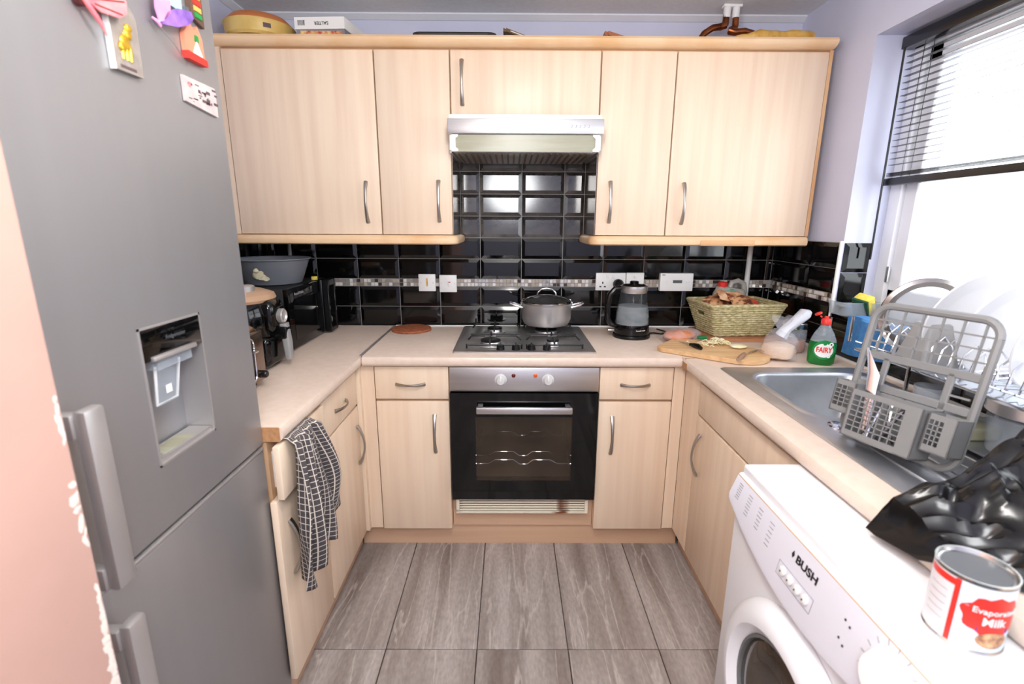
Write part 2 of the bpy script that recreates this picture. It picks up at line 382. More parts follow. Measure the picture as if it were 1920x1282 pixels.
bm = box(BM(), XR, XR + .16, RY, YR, 0, ZC); box(bm, XR, XR + .16, WY1, RY, 0, SILL); box(bm, XR, XR + .16, WY1, RY, HEAD, ZC); box(bm, XR, XR + .16, YF, WY1, 0, ZC)
wr = struct('wall_right', bm, 'wall', 'pale lilac right wall with the window opening')
struct('wall_front', box(BM(), XL, XR, YF - .1, YF, 0, ZC), 'wall', 'pale lilac wall behind the camera')
bm = box(BM(), XL, -.572, -2.9, -1.93, 0, ZC); jig(bm, 0, 1)
wn = struct('wall_entrance', bm, 'plaster', 'bare pink plaster wall end beside the fridge')
bm = BM()
for k in range(110):
    z = .40 + k * .0072 + random.uniform(-.004, .004); am = max(0.0, .5 + noise.noise(Vector((0, 3.3, z * 9)))) ; s = .002 + .0095 * am * random.random()
    if z < .93 or random.random() < .3:
        bmesh.ops.create_icosphere(bm, subdivisions=1, radius=1, matrix=Matrix.Translation((-.5722, -1.930 - s * .8, z)) @ Matrix.Rotation(random.uniform(-.4, .4), 4, 'X') @ Matrix.Diagonal((.0008, s, random.uniform(.005, .014), 1)))
for v in bm.verts: v.co.y = min(v.co.y + .0025 * noise.noise(v.co * 150), -1.9305)
part('chipped_edge', bm, 'chip', wn, kind='stuff')
bm = BM(); tube(bm, [(-.5715, -2.055, 1.018), (-.5715, -2.057, .992), (-.5715, -2.054, .965)], [.0022, .003, .0015], 6); tube(bm, [(-.5715, -2.066, 1.008), (-.5715, -2.046, 1.013)], .0012, 6)
part('plaster_scratch', bm, 'chip', wn)
bm = BM(); prism(bm, [(YR, ZC), (YR, ZC - .022), (YR - .006, ZC - .022), (YR - .03, ZC - .006), (YR - .03, ZC)], XL, XR, 'x')
struct('trim_1', bm, 'cove', 'narrow white coving along the top of the back wall')
bm = BM(); prism(bm, [(XL, ZC), (XL, ZC - .022), (XL + .006, ZC - .022), (XL + .03, ZC - .006), (XL + .03, ZC)], YF, YR, 'y')
struct('trim_2', bm, 'cove', 'narrow white coving along the top of the left wall')

# ------------------------------------------------------------------ wall tiles
TH = 0.009
def tile_bm(w_, h_):
    b_ = min(.016, w_ * .3, h_ * .3); bm = BM(); d = TH
    o = [(-w_ / 2, -h_ / 2), (w_ / 2, -h_ / 2), (w_ / 2, h_ / 2), (-w_ / 2, h_ / 2)]
    i_ = [(-w_ / 2 + b_, -h_ / 2 + b_), (w_ / 2 - b_, -h_ / 2 + b_), (w_ / 2 - b_, h_ / 2 - b_), (-w_ / 2 + b_, h_ / 2 - b_)]
    secs = [[(x, 0.0, z) for x, z in o], [(x, -.0035, z) for x, z in o], [(x, -d, z) for x, z in i_]]
    return loft(bm, secs)
TM = {}
def put_tile(parent, a0, a1, z0, z1, plane, tm='tile'):
    """plane: ('back',) faces -y ; ('right', x) faces -x ; ('reveal', y) faces -y at y"""
    g = .0013; w_, h_ = round(a1 - a0 - 2 * g, 4), round(z1 - z0 - 2 * g, 4)
    if w_ < .008 or h_ < .008: return
    key = (w_, h_, tm)
    if key not in TM: TM[key] = finish(tile_bm(w_, h_), 'wall_tile', M[tm], smooth=False)
    c = (a0 + a1) / 2; z = (z0 + z1) / 2
    if plane[0] == 'left': inst('wall_tile', TM[key], parent, (plane[1], c, z), (0, 0, PI / 2))
    elif plane[0] == 'right': inst('wall_tile', TM[key], parent, (plane[1], c, z), (0, 0, -PI / 2))
    else: inst('wall_tile', TM[key], parent, (c, plane[1], z))
ROWS = [(WT, .972), (.972, 1.073), (1.110, 1.2093), (1.2093, 1.3118)]
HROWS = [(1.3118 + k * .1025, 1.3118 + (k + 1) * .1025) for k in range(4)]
part('grout_bed', box(BM(), XL, XR, -.001, YR, WT - .03, 1.313), 'grout', wb, smooth=False)
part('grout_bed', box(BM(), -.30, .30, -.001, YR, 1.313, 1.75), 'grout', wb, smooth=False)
edges = [-.0025 + k * .2025 for k in range(-7, 8)]
for z0, z1 in ROWS:
    for a, b in zip(edges[:-1], edges[1:]): put_tile(wb, max(a, XL), min(b, XR - TH), z0, z1, ('back', 0.0))
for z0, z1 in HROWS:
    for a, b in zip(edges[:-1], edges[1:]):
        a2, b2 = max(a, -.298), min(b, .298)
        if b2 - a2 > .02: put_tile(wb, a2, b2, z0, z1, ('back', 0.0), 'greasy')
part('grout_bed', box(BM(), XR - .004, XR, RY, 0, WT - .03, 1.313), 'grout', wr, smooth=False)
part('grout_bed', box(BM(), XR - .004, XR, -2.1, RY, WT - .03, SILL), 'grout', wr, smooth=False)
redges = [-.11 - .2025 * k for k in range(0, 10)]
re_ = [0.0] + redges
for z0, z1 in ROWS:
    for b, a in zip(re_[:-1], re_[1:]):
        if z0 < .95: put_tile(wr, a, b, z0, z1, ('right', XR - .004))
        elif a > RY - .1: put_tile(wr, max(a, RY), b, z0, z1, ('right', XR - .004))
        elif z0 < 1.0: put_tile(wr, a, b, z0, SILL - .012, ('right', XR - .004))
part('grout_bed', box(BM(), XL, XL + .004, -1.30, 0, WT - .03, 1.313), 'grout', wl_, smooth=False)
for z0, z1 in ROWS + [(1.073, 1.110)]:
    for b, a in zip(re_[:-1], re_[1:]):
        if a > -1.4: put_tile(wl_, max(a, -1.3), min(b, -TH), z0, z1, ('left', XL + .004))
for z0, z1 in ((SILL, 1.073), (1.073, 1.195), (1.195, 1.3118)): put_tile(wr, XR + .004, WX - .04, z0, z1, ('reveal', RY))
def mosaic(name, parent, fn, a0, a1):
    bm = BM(); p = .0178; n = int((a1 - a0) / p)
    for i in range(n):
        for j in range(2):
            c = a0 + (i + .5) * p; z = 1.0825 + j * .0182; h = p / 2 - .0009; d = -.006 + random.uniform(-.001, .001)
            secs = [[fn(c + sx * h, 0.0, z + sz * h) for sx, sz in ((-1, -1), (1, -1), (1, 1), (-1, 1))], [fn(c + sx * h * .93, d, z + sz * h * .93) for sx, sz in ((-1, -1), (1, -1), (1, 1), (-1, 1))]]
            f0 = len(bm.faces); loft(bm, secs); bm.faces.ensure_lookup_table(); mi = random.choice((0, 0, 0, 1, 1, 2, 3, 3, 4))
            for f in bm.faces[f0:]: f.material_index = mi
    return part(name, bm, MOS, parent, smooth=False, kind='stuff', label='strip of tiny silver and brown glass mosaic')
mosaic('mosaic_strip', wb, lambda a, d, z: (a, d, z), -1.25, 1.24)
mosaic('mosaic_strip', wr, lambda a, d, z: (XR - .004 + d, a, z), -.498, -.008)
bm = BM(); tube(bm, [(XR - .008, RY, SILL - .01), (XR - .008, RY, 1.318)], .007, 8); part('tile_trim', bm, 'white', wr)
part('window_board', box(BM(), XR - .012, WX + .02, WY1, RY, SILL - .012, SILL + .006, .003), 'tile', wr)

# ------------------------------------------------------------------ window
win = struct('window_1', box(BM(), WX, WX + .06, WY1, WY1 + .05, SILL, HEAD), 'upvc', 'white plastic framed window above the sink')
def wpart(n, b, m='upvc', p=None): return part(n, b, m, p or win)
wpart('frame_jamb', box(BM(), WX - .005, WX + .065, RY - .055, RY, SILL, HEAD, .004))
wpart('frame_head', box(BM(), WX - .005, WX + .065, WY1, RY, HEAD - .05, HEAD, .004))
wpart('frame_sill', box(BM(), WX - .005, WX + .065, WY1, RY, SILL, SILL + .05, .004))
wpart('mullion', box(BM(), WX - .005, WX + .065, -1.40, -1.34, SILL, HEAD, .004))
for y0, y1 in ((-1.34, RY - .055), (WY1 + .05, -1.40)):
    bm = BM()
    s = .062
    for a in ((y0, y0 + s, SILL + .05, HEAD - .05), (y1 - s, y1, SILL + .05, HEAD - .05), (y0, y1, SILL + .05, SILL + .05 + s), (y0, y1, HEAD - .05 - s, HEAD - .05)):
        box(bm, WX + .01, WX + .075, *a, .006, 1)
    sh = wpart('sash', bm)
    wpart('pane', box(BM(), WX + .038, WX + .046, y0 + s, y1 - s, SILL + .05 + s, HEAD - .05 - s), 'pane', sh)
wpart('hinge', box(BM(), WX - .012, WX - .003, RY - .075, RY - .06, 1.165, 1.225, .002), 'steel')
# venetian blind
bl = thing('venetian_blind', 'half-raised black venetian blind hanging in the window', 'blind', (1.355, -1.1, 1.525))
part('headrail', box(BM(), 1.335, 1.372, -1.95, RY - .015, HEAD - .052, HEAD - .012, .003), 'black', bl)
part('bottom_rail', box(BM(), 1.338, 1.370, -1.95, RY - .03, 1.522, 1.548, .005), 'black', bl)
bm = box(BM(), -.0085, .0085, -.705, .705, -.0006, .0006); sl_me = finish(bm, 'slat', M['black'])
zs = [1.555 + .0028 * k for k in range(5)] + [1.595 + .0215 * k for k in range(18)]
for z in zs: inst('slat', sl_me, bl, (1.354, -1.24, z), (0, random.uniform(-.03, .03), 0))
for y in (-.60, -.64, -1.2, -1.8):
    bm = BM(); tube(bm, [(1.354, y, HEAD - .05), (1.354, y + .002, 1.55)], .0012, 5); part('cord', bm, 'black', bl)
bm = BM(); tube(bm, [(1.334, -.535, 1.99), (1.333, -.54, 1.6), (1.332, -.545, 1.25)], .0035, 6); part('tilt_wand', bm, 'black', bl)

# ------------------------------------------------------------------ handles
def bow_bm(L, bow=.026, r=.0058):
    bm = BM(); pts = []; rr = []
    for k in range(17):
        t = k / 16; pts.append((0, -bow * math.sin(PI * t) ** .75, (t - .5) * L)); rr.append(r * (1.15 - .45 * math.sin(PI * t)))
    return tube(bm, pts, rr, 8, 1.35)
H160 = finish(bow_bm(.165), 'handle', M['nickel']); H120 = finish(bow_bm(.115, .022, .005), 'handle', M['nickel'])
def handle(parent, me, loc, face='back', horiz=False):
    """face: which way the door faces: back=-y, left=+x, right=-x"""
    rz = {'back': 0, 'left': PI / 2, 'right': -PI / 2}[face]
    m4 = Matrix.Rotation(rz, 4, 'Z') @ (Matrix.Rotation(PI / 2, 4, 'Y') if horiz else Matrix.Identity(4))
    o = inst('handle', me, parent, loc); o.rotation_euler = m4.to_euler(); return o

# ------------------------------------------------------------------ wall cabinets
UB, UT, UY = 1.331, 2.04, -.32
def wall_cab(label, x0, x1, z0, hx, hz, hm=H160):
    t = thing('wall_cabinet', label, 'cabinet', ((x0 + x1) / 2, -.16, z0), group='wall cabinets')
    part('body', box(BM(), x0 + .001, x1 - .001, UY + .02, -.012, z0, UT + .008), 'carcass', t, smooth=False)
    d = part('door', box(BM(), x0 + .0025, x1 - .0025, UY, UY + .0185, z0 + .001, UT, .003), 'wood', t)
    handle(d, hm, (hx, UY - .001, hz)); return t
c1 = wall_cab('wide maple wall cabinet nearest the fridge', -1.2, -.6, UB, -.658, 1.463)
part('end_panel', box(BM(), XL + .002, -1.201, UY + .004, -.012, UB, UT + .008), 'wood', c1)
c2 = wall_cab('narrow maple wall cabinet left of the cooker hood', -.6, -.3, UB, -.357, 1.468)
c3 = wall_cab('short maple cabinet above the cooker hood', -.3, .3, 1.794, -.252, 1.922)
c4 = wall_cab('narrow maple wall cabinet right of the cooker hood', .3, .6, UB, .358, 1.468)
c5 = wall_cab('wide maple wall cabinet beside the window', .6, 1.2, UB, .665, 1.463)
part('end_panel', box(BM(), 1.2, 1.214, UY + .004, -.012, UB, UT + .008), 'woodedge', c5)
part('splash_sheet', box(BM(), -.2998, -.298, UY + .004, -.012, UB, 1.79), 'alum', c2, label='shiny reflective sheet on the cabinet side')
part('splash_sheet', box(BM(), .298, .2998, UY + .004, -.012, UB, 1.79), 'alum', c4, label='shiny reflective sheet on the cabinet side')
def mould(pts_xy, prof):
    """sweep a profile (out, z) along an xy polyline, outward to its right side"""
    secs = []; P = [Vector((a, b, 0)) for a, b in pts_xy]
    for i, p in enumerate(P):
        t1 = (P[i] - P[i - 1]).normalized() if i else (P[1] - P[0]).normalized(); t2 = (P[i + 1] - P[i]).normalized() if i < len(P) - 1 else t1
        t = (t1 + t2).normalized(); n = Vector((t.y, -t.x, 0)); k = 1 / max(.4, n.dot(Vector((t1.y, -t1.x, 0))))
        secs.append([(p.x + n.x * o * k, p.y + n.y * o * k, z) for o, z in prof])
    return loft(BM(), secs)
CORN = [(-.30, 2.048), (.012, 2.048), (.028, 2.053), (.038, 2.062), (.040, 2.072), (.034, 2.081), (.02, 2.085), (-.30, 2.085)]
single('cornice', mould([(XL + .004, UY), (1.205, UY)], CORN), 'moulding', 'maple cornice running along the top of all the wall cabinets', 'cornice', (0, UY, 2.048))
PEL = [(-.03, 1.292), (.004, 1.290), (.014, 1.295), (.017, 1.309), (.013, 1.322), (.004, 1.329), (-.03, 1.330)]
def arc_pts(cx, cy, r, a0, a1, n=5): return [(cx + r * math.cos(a0 + (a1 - a0) * k / n), cy + r * math.sin(a0 + (a1 - a0) * k / n)) for k in range(n + 1)]
single('pelmet', mould([(XL + .004, UY)] + arc_pts(-.325, UY + .03, .03, -PI / 2, 0) + [(-.295, -.012)], PEL), 'moulding', 'maple light pelmet under the cabinets left of the hood', 'pelmet', (-.75, UY, 1.29))
pr_ = single('pelmet', mould([(.295, -.012)] + arc_pts(.325, UY + .03, .03, PI, 1.5 * PI) + [(1.205, UY)], PEL), 'moulding', 'worn maple light pelmet under the cabinets beside the window', 'pelmet', (.75, UY, 1.29))
bm = mould([(.75, UY - .0175), (.98, UY - .0178)], [(-.002, 1.291), (.0006, 1.297), (.0012, 1.305), (.0004, 1.312), (-.002, 1.314)]); jig(bm, .0015, 40)
part('peeled_patch', bm, 'woodedge', pr_, label='peeled orange patch on the pelmet')

# ------------------------------------------------------------------ cooker hood
hd = thing('cooker_hood', 'silver visor cooker hood with push buttons', 'cooker hood', (0, -.2, 1.64))
part('body', box(BM(), -.297, .297, -.40, -.013, 1.66, 1.79), 'steel', hd)
part('front_panel', box(BM(), -.302, .302, -.432, -.405, 1.716, 1.771, .003), 'steel', hd)
part('visor', box(BM(), -.272, .272, -.418, -.411, 1.652, 1.714), 'visor', hd, label='yellowed glass visor')
for s in (-1, 1):
    bm = BM(); prism(bm, [(s * .288, 1.714), (s * .262, 1.714), (s * .262, 1.707), (s * .272, 1.700), (s * .272, 1.668), (s * .262, 1.660), (s * .262, 1.652), (s * .288, 1.652)], -.424, -.405, 'y')
    part('visor_bracket', bm, 'white', hd)
    part('cheek', loft(BM(), [[(s * .297, -.40, 1.714), (s * .297, -.012, 1.79), (s * .297, -.012, 1.655), (s * .297, -.39, 1.65)], [(s * .291, -.40, 1.714), (s * .291, -.012, 1.79), (s * .291, -.012, 1.655), (s * .291, -.39, 1.65)]]), 'fridgetrim', hd)
for k in range(5): part('button', box(BM(), .172 + k * .0165, .180 + k * .0165, -.436, -.43, 1.739, 1.747, .0015), 'chrome', hd)
part('grease_filter', box(BM(), -.28, .28, -.39, -.02, 1.652, 1.662, .003), 'hobsteel', hd)
bm = BM()
for k in range(22): box(bm, -.27 + k * .0247, -.262 + k * .0247, -.37, -.05, 1.6495, 1.653)
part('filter_slots', bm, 'browntray', hd, kind='stuff')

# ------------------------------------------------------------------ base units, back run
YD = -.585
def base_cab(label, x0, x1, dz, hx, hzd, tilt=0):
    t = thing('base_cabinet', label, 'cabinet', ((x0 + x1) / 2, -.3, .1), group='base cabinets')
    part('body', box(BM(), x0 + .001, x1 - .001, YD + .02, -.012, .1, WB - .002), 'carcass', t, smooth=False)
    dr = part('drawer', box(BM(), x0 + .003, x1 - .003, YD, YD + .0185, dz + .006, WB - .006, .003), 'wood', t)
    handle(dr, H120, ((x0 + x1) / 2 - .005, YD - .001, .752), horiz=True)
    d = part('door', box(BM(), x0 + .003, x1 - .003, YD, YD + .0185, .098, dz - .004, .003), 'wood', t)
    handle(d, H160, (hx, YD - .001, hzd)); return t
b1 = base_cab('maple base cabinet left of the oven', -.6, -.3, .683, -.363, .54)
b2 = base_cab('maple base cabinet right of the oven', .3, .6, .683, .36, .535)
single('corner_post', box(box(BM(), -.654, -.601, YD + .006, YD + .03, .1, WB - .002), -.668, -.652, -.604, YD + .03, .1, WB - .002), 'wood', 'upright maple filler post in the left inner corner', 'post', (-.63, YD, .1))
single('corner_post', box(BM(), .601, .646, YD + .006, YD + .03, .1, WB - .002), 'wood', 'upright maple filler post in the right inner corner', 'post', (.62, YD, .1))
single('plinth', box(BM(), -.70, .68, -.545, -.53, 0, .099), 'plinth', 'maple kickboard under the oven wall cabinets', 'plinth', (0, -.54, 0))
single('plinth', box(BM(), -.72, -.705, -1.29, -.55, 0, .099), 'plinth', 'maple kickboard under the left run by the towel', 'plinth', (-.71, -.9, 0))
single('plinth', box(BM(), .69, .705, -1.39, -.55, 0, .099), 'plinth', 'maple kickboard under the sink cabinet', 'plinth', (.7, -.9, 0))

# ------------------------------------------------------------------ oven
ov = thing('oven', 'built-in oven with steel control panel and black glass door', 'oven', (0, -.3, .25))
bm = BM()
for a in ((-.296, -.225, YD + .03, -.05, .25, WB - .003), (.225, .296, YD + .03, -.05, .25, WB - .003), (-.225, .225, YD + .03, -.05, .25, .32), (-.225, .225, YD + .03, -.05, .66, WB - .003), (-.225, .225, -.12, -.05, .32, .66)): box(bm, *a)
part('housing', bm, 'ovenin', ov, smooth=False)
part('control_panel', box(BM(), -.297, .297, YD - .012, YD + .03, .726, WB - .004, .002), 'steel', ov)
bm = BM(); wx, wz0, wz1 = .196, .338, .622
for a in ((-.297, -wx, .252, .722), (wx, .297, .252, .722), (-wx, wx, .252, wz0), (-wx, wx, wz1, .722)): box(bm, a[0], a[1], YD - .022, YD + .018, a[2], a[3])
dr = part('door', bm, 'blackgloss', ov, smooth=False)
part('door_window', box(BM(), -wx, wx, YD - .021, YD - .016, wz0, wz1), 'ovenglass', dr)
bm = box(BM(), -.19, .19, YD - .064, YD - .046, .648, .676, .005); box(bm, -.185, -.165, YD - .05, YD - .02, .653, .671); box(bm, .165, .185, YD - .05, YD - .02, .653, .671)
part('handle', bm, 'steel', dr)
for x, nm in ((-.094, 0), (.094, 0)):
    bm = lathe(BM(), [(.024, 0), (.024, .003), (.019, .006), (.017, .02), (.014, .023)], (x, YD - .012, .775), 24, 'y')
    k = part('knob', bm, 'knobgrey', ov); part('pointer', box(BM(), x - .003, x + .003, YD - .04, YD - .02, .775, .797, .001), 'white', k)
for x, m_ in ((-.043, 'maroon'), (.044, 'orange')): part('indicator_light', lathe(BM(), [(.008, 0), (.008, .002), (.004, .004)], (x, YD - .012, .793), 16, 'y'), m_, ov)
bm = BM()
for z, y in ((.362, -.5), (.362, -.42), (.362, -.2)): tube(bm, [(-.2, y, z), (-.15, y, z), (-.12, y, z + .018), (-.04, y, z + .018), (-.015, y, z - .002), (.02, y, z - .002), (.045, y, z + .018), (.12, y, z + .018), (.15, y, z), (.2, y, z)], .003, 6)
for x in (-.2, .2): tube(bm, [(x, -.52, .362), (x, -.125, .362)], .003, 6)
part('oven_shelf', bm, 'chrome', ov)
oh = thing('oven_plinth_panel', 'maple panel under the oven above the floor tiles', 'panel', (0, -.57, 0))
part('board', box(BM(), -.2995, .2995, YD + .028, YD + .04, .099, .25), 'plinth', oh)
gr = thing('vent_grille', 'rusty cream slatted vent grille under the oven', 'vent', (0, -.58, .175))
bm = BM()
for a in ((-.283, -.27, .176, .248), (.263, .276, .176, .248), (-.27, .263, .176, .184), (-.27, .263, .242, .248)): box(bm, a[0], a[1], YD - .004, YD + .01, a[2], a[3])
part('frame', bm, 'rusty', gr, smooth=False)
sm = finish(box(BM(), -.266, .266, -.004, .004, -.0032, .0032, .001, 1), 'slat', M['rusty'])
for k in range(5): inst('slat', sm, gr, (-.0035, YD + .003, .191 + k * .0115), (-.2, 0, 0))
part('backing', box(BM(), -.27, .265, YD + .012, YD + .015, .178, .247), 'signbrown', gr)

# ------------------------------------------------------------------ left run
XD = -.665
def side_cab(label, y0, y1, x, sgn, z1, zsplit, hd_, hdoor, drawer_out=0.0, face='left', btop=WB - .004):
    t = thing('base_cabinet', label, 'cabinet', (x - sgn * .28, (y0 + y1) / 2, .1), group='base cabinets')
    xb = x - sgn * .56; f = sorted((x - sgn * .0185, x)); bx = sorted((x - sgn * .02, xb))
    fy_ = y0 - (.024 if drawer_out else 0)
    part('body', box(BM(), bx[0], bx[1], y0 + .001, y1 - .001, .1, btop), 'carcass', t, smooth=False)
    dr = part('drawer', box(BM(), f[0] + sgn * drawer_out, f[1] + sgn * drawer_out, fy_ + .003, y1 - .003, zsplit + .005, z1, .003), 'wood', t)
    if drawer_out: part('drawer_box', box(BM(), x - .3, x - .015 + drawer_out, y0 + .02, y1 - .02, zsplit + .02, z1 - .03), 'white', dr)
    if hd_: handle(dr, H120, (x + sgn * (drawer_out + .001), hd_[0], hd_[1]), face, True)
    d = part('door', box(BM(), f[0], f[1], fy_ + .003, y1 - .003, .1, zsplit - .003, .003), 'wood', t)
    handle(d, H160, (x + sgn * .001, hdoor[0], hdoor[1]), face); return t
side_cab('maple base cabinet in the left run by the inner corner', -.998, -.605, XD, 1, .812, .672, (-.80, .742), (-.64, .515))
side_cab('maple base cabinet with the open drawer beside the fridge', -1.288, -1.0, XD, 1, .822, .668, (-1.15, .742), (-1.255, .50), .022)
# ------------------------------------------------------------------ sink cabinet (right run)
side_cab('maple sink cabinet with blank top panel in the right run', -1.385, -.735, .645, -1, .812, .688, None, (-.785, .545), 0, 'right', .70)
single('filler_panel', box(BM(), .647, .662, -.733, YD + .004, .1, WB - .004), 'wood', 'tall maple filler panel left of the sink cabinet', 'panel', (.65, -.67, .1))

# ------------------------------------------------------------------ worktops
def edge_prof(f, b, sgn):      # rounded front edge: f = front coordinate, b = back, in (coord, z)
    return [(b, WB), (f + sgn * .012, WB), (f + sgn * .003, WB + .006), (f, WB + .014), (f, WT - .013), (f + sgn * .004, WT - .004), (f + sgn * .014, WT), (b, WT)]
wl = thing('worktop', 'beige worktop of the left run holding the microwave', 'worktop', (-.95, -.65, WB))
part('slab', prism(BM(), edge_prof(-.638, XL + .002, -1), -1.292, -.012, 'y'), 'worktop', wl)
part('end_edge', box(BM(), XL + .01, -.645, -1.2945, -1.292, WB + .001, WT - .002), 'chipboard', wl)
part('joint_strip', box(BM(), -.648, -.638, -.60, -.014, WT - .002, WT + .0018), 'fridgetrim', wl, label='grey metal joint strip')
wk = thing('worktop', 'beige worktop of the back run holding the hob', 'worktop', (0, -.3, WB))
part('slab', prism(BM(), edge_prof(-.612, -.012, 1), -.636, .618, 'x'), 'worktop', wk)
bm = box(BM(), -.636, .617, -.02, -.010, WT - .001, WT + .006, .002)
part('sealant', bm, 'white', wk)
wr_ = thing('worktop', 'beige worktop of the right run around the sink', 'worktop', (.93, -1.1, WB))
SX0, SX1, SY0, SY1 = .708, 1.19, -1.69, -.752
bm = prism(BM(), edge_prof(.618, SX0 + .01, 1), -2.2, -.002 - .62, 'y')
for a in ((.6185, XR - .006, -.62, -.012), (SX0 + .01, XR - .006, SY1 - .01, -.62), (SX1 - .01, XR - .006, SY0 + .01, SY1 - .01), (SX0 + .01, XR - .006, -2.2, SY0 + .01)): box(bm, a[0], a[1], a[2], a[3], WB, WT)
part('slab', bm, 'worktop', wr_)
bm = box(BM(), .622, .66, -.622, -.618, WT - .003, WT + .0006); box(bm, .6165, .6185, -.66, -.615, WB + .004, WT - .012)
part('chipped_corner', bm, 'chipboard', wr_)
part('sealant', box(BM(), .6185, XR - .01, -.02, -.010, WT - .001, WT + .006, .002), 'white', wr_)
part('sealant', box(BM(), XR - .02, XR - .010, -2.1, -.02, WT - .001, WT + .008, .002), 'white', wr_)

# ------------------------------------------------------------------ sink
sk = thing('sink', 'stainless steel inset sink with bowl and drainer', 'sink', (.95, -1.2, .70))
bx0, bx1, by0, by1 = .765, 1.145, -1.235, -.835
zt = WT + .004
bm = BM()
loft(bm, [rrect(bx0, bx1, by0, by1, .07, zt, 8), rrect(bx0 + .004, bx1 - .004, by0 + .004, by1 - .004, .068, zt - .006, 8), rrect(bx0 + .012, bx1 - .012, by0 + .012, by1 - .012, .064, .76, 8), rrect(bx0 + .03, bx1 - .03, by0 + .03, by1 - .03, .06, .728, 8)], cap0=False)
part('bowl', bm, 'sink', sk)
# rim plate: outer rectangle bridged to the bowl opening
outer = rrect(SX0 - .006, SX1 + .006, SY0 - .006, SY1 + .006, .018, zt - .003, 8); out2 = rrect(SX0, SX1, SY0, SY1, .016, zt, 8); inn = rrect(bx0, bx1, by0, by1, .07, zt, 8)
part('rim', loft(BM(), [outer, out2, inn], cap0=False, cap1=False), 'sink', sk)
part('rim_lip', loft(BM(), [rrect(bx0 - .022, bx1 + .022, by0 - .022, by1 + .022, .085, zt + .0002, 8), rrect(bx0 - .014, bx1 + .014, by0 - .014, by1 + .014, .08, zt + .004, 8), rrect(bx0 - .006, bx1 + .006, by0 - .006, by1 + .006, .074, zt + .0035, 8), rrect(bx0 + .001, bx1 - .001, by0 + .001, by1 - .001, .07, zt - .002, 8)], cap0=False, cap1=False), 'sink', sk)
part('waste', lathe(BM(), [(.045, 0), (.04, .003), (.02, .001)], (.955, -1.03, .728), 24), 'chrome', sk)
part('tap_hole_cover', lathe(BM(), [(.024, 0), (.023, .004), (.012, .006)], (.785, -1.285, zt), 24), 'chrome', sk)
rm = BM()
for k in range(9): box(rm, .775 + k * .045, .783 + k * .045, -1.66, -1.33, zt - .001, zt + .004, .002, 1)
part('drainer_ridges', rm, 'sink', sk)

# ------------------------------------------------------------------ hob
hb = thing('gas_hob', 'stainless four-burner gas hob with black pan supports', 'hob', (0, -.3, WT))
HZ = WT + .005
part('plate', loft(BM(), [rrect(-.288, .29, -.556, -.046, .01, WT, 4), rrect(-.288, .29, -.556, -.046, .01, HZ + .001, 4), rrect(-.284, .286, -.552, -.05, .01, HZ + .004, 4), rrect(-.24, .245, -.512, -.075, .02, HZ + .003, 4), rrect(-.23, .235, -.502, -.085, .02, HZ - .001, 4)]), 'hobsteel', hb)
for x, y, r in ((-.14, -.42, .042), (-.13, -.17, .034), (.125, -.42, .026), (.112, -.19, .05)):
    b_ = part('burner', lathe(BM(), [(r * 1.5, 0), (r * 1.45, .003), (r * 1.05, .004), (r, .014), (r * .96, .016)], (x, y, HZ), 28), 'steel', hb)
    part('burner_cap', lathe(BM(), [(r * 1.02, .016), (r * 1.02, .021), (r * .9, .024)], (x, y, HZ), 28), 'iron', b_)
def grate(x0, x1, cs):
    bm = BM(); z = HZ + .038; y0, y1 = -.505, -.075; r = .0038
    tube(bm, [(x0, y0, z - .02), (x1, y0, z - .02), (x1, y0, z - .02), (x1, y1, z - .02), (x0, y1, z - .02), (x0, y0, z - .02)], r, 6)
    for x in (x0, x1):
        for y in (y0, y1): tube(bm, [(x, y, HZ), (x, y, z - .016)], .004, 6)
    for cx, cy in cs:
        for a, b in (((x0, cy), (cx - .022, cy)), ((x1, cy), (cx + .022, cy)), ((cx, cy - .085), (cx, cy - .022)), ((cx, cy + .085), (cx, cy + .022))):
            tube(bm, [(a[0], a[1], z - .018), (a[0] + (b[0] - a[0]) * .2, a[1] + (b[1] - a[1]) * .2, z), (b[0], b[1], z)], r, 6)
    tube(bm, [(x0, -.3, z - .02), (x1, -.3, z - .02)], r, 6)
    return part('pan_support', bm, 'iron', hb)
grate(-.235, -.01, ((-.14, -.42), (-.13, -.17))); grate(.012, .24, ((.125, -.42), (.112, -.19)))
for x in (-.096, -.034, .03, .092):
    k = part('knob', lathe(BM(), [(.017, 0), (.016, .012), (.0145, .02), (.012, .022)], (x, -.525, HZ + .003), 20), 'black', hb)
    part('grip', box(BM(), x - .0035, x + .0035, -.541, -.509, HZ + .015, HZ + .03, .0015), 'black', k)

# ------------------------------------------------------------------ pan and lid
PX, PY, PZ = .112, -.19, HZ + .042
pt = thing('cooking_pot', 'grey metal cooking pot on the back right burner', 'pot', (PX, PY, PZ))
part('body', lathe(BM(), [(.085, 0), (.103, .006), (.114, .03), (.118, .10), (.121, .103), (.121, .106), (.116, .105), (.112, .03), (.08, .01)], (PX, PY, PZ), 40, cap1=True), 'panbody', pt)
for s in (-1, 1):
    bm = BM(); a = [(PX + s * .113, PY - .028, PZ + .085), (PX + s * .145, PY - .030, PZ + .094), (PX + s * .168, PY - .018, PZ + .101), (PX + s * .172, PY, PZ + .102), (PX + s * .168, PY + .018, PZ + .101), (PX + s * .145, PY + .030, PZ + .094), (PX + s * .113, PY + .028, PZ + .085)]
    part('handle', tube(bm, a, .0055, 8), 'chrome', pt)
ld = thing('pot_lid', 'domed glass lid with steel loop handle on the pot', 'lid', (PX, PY, PZ + .106))
part('dome', lathe(BM(), [(.118, 0), (.112, .008), (.085, .022), (.045, .031), (.012, .034)], (PX, PY, PZ + .107), 40), 'lidglass', ld)
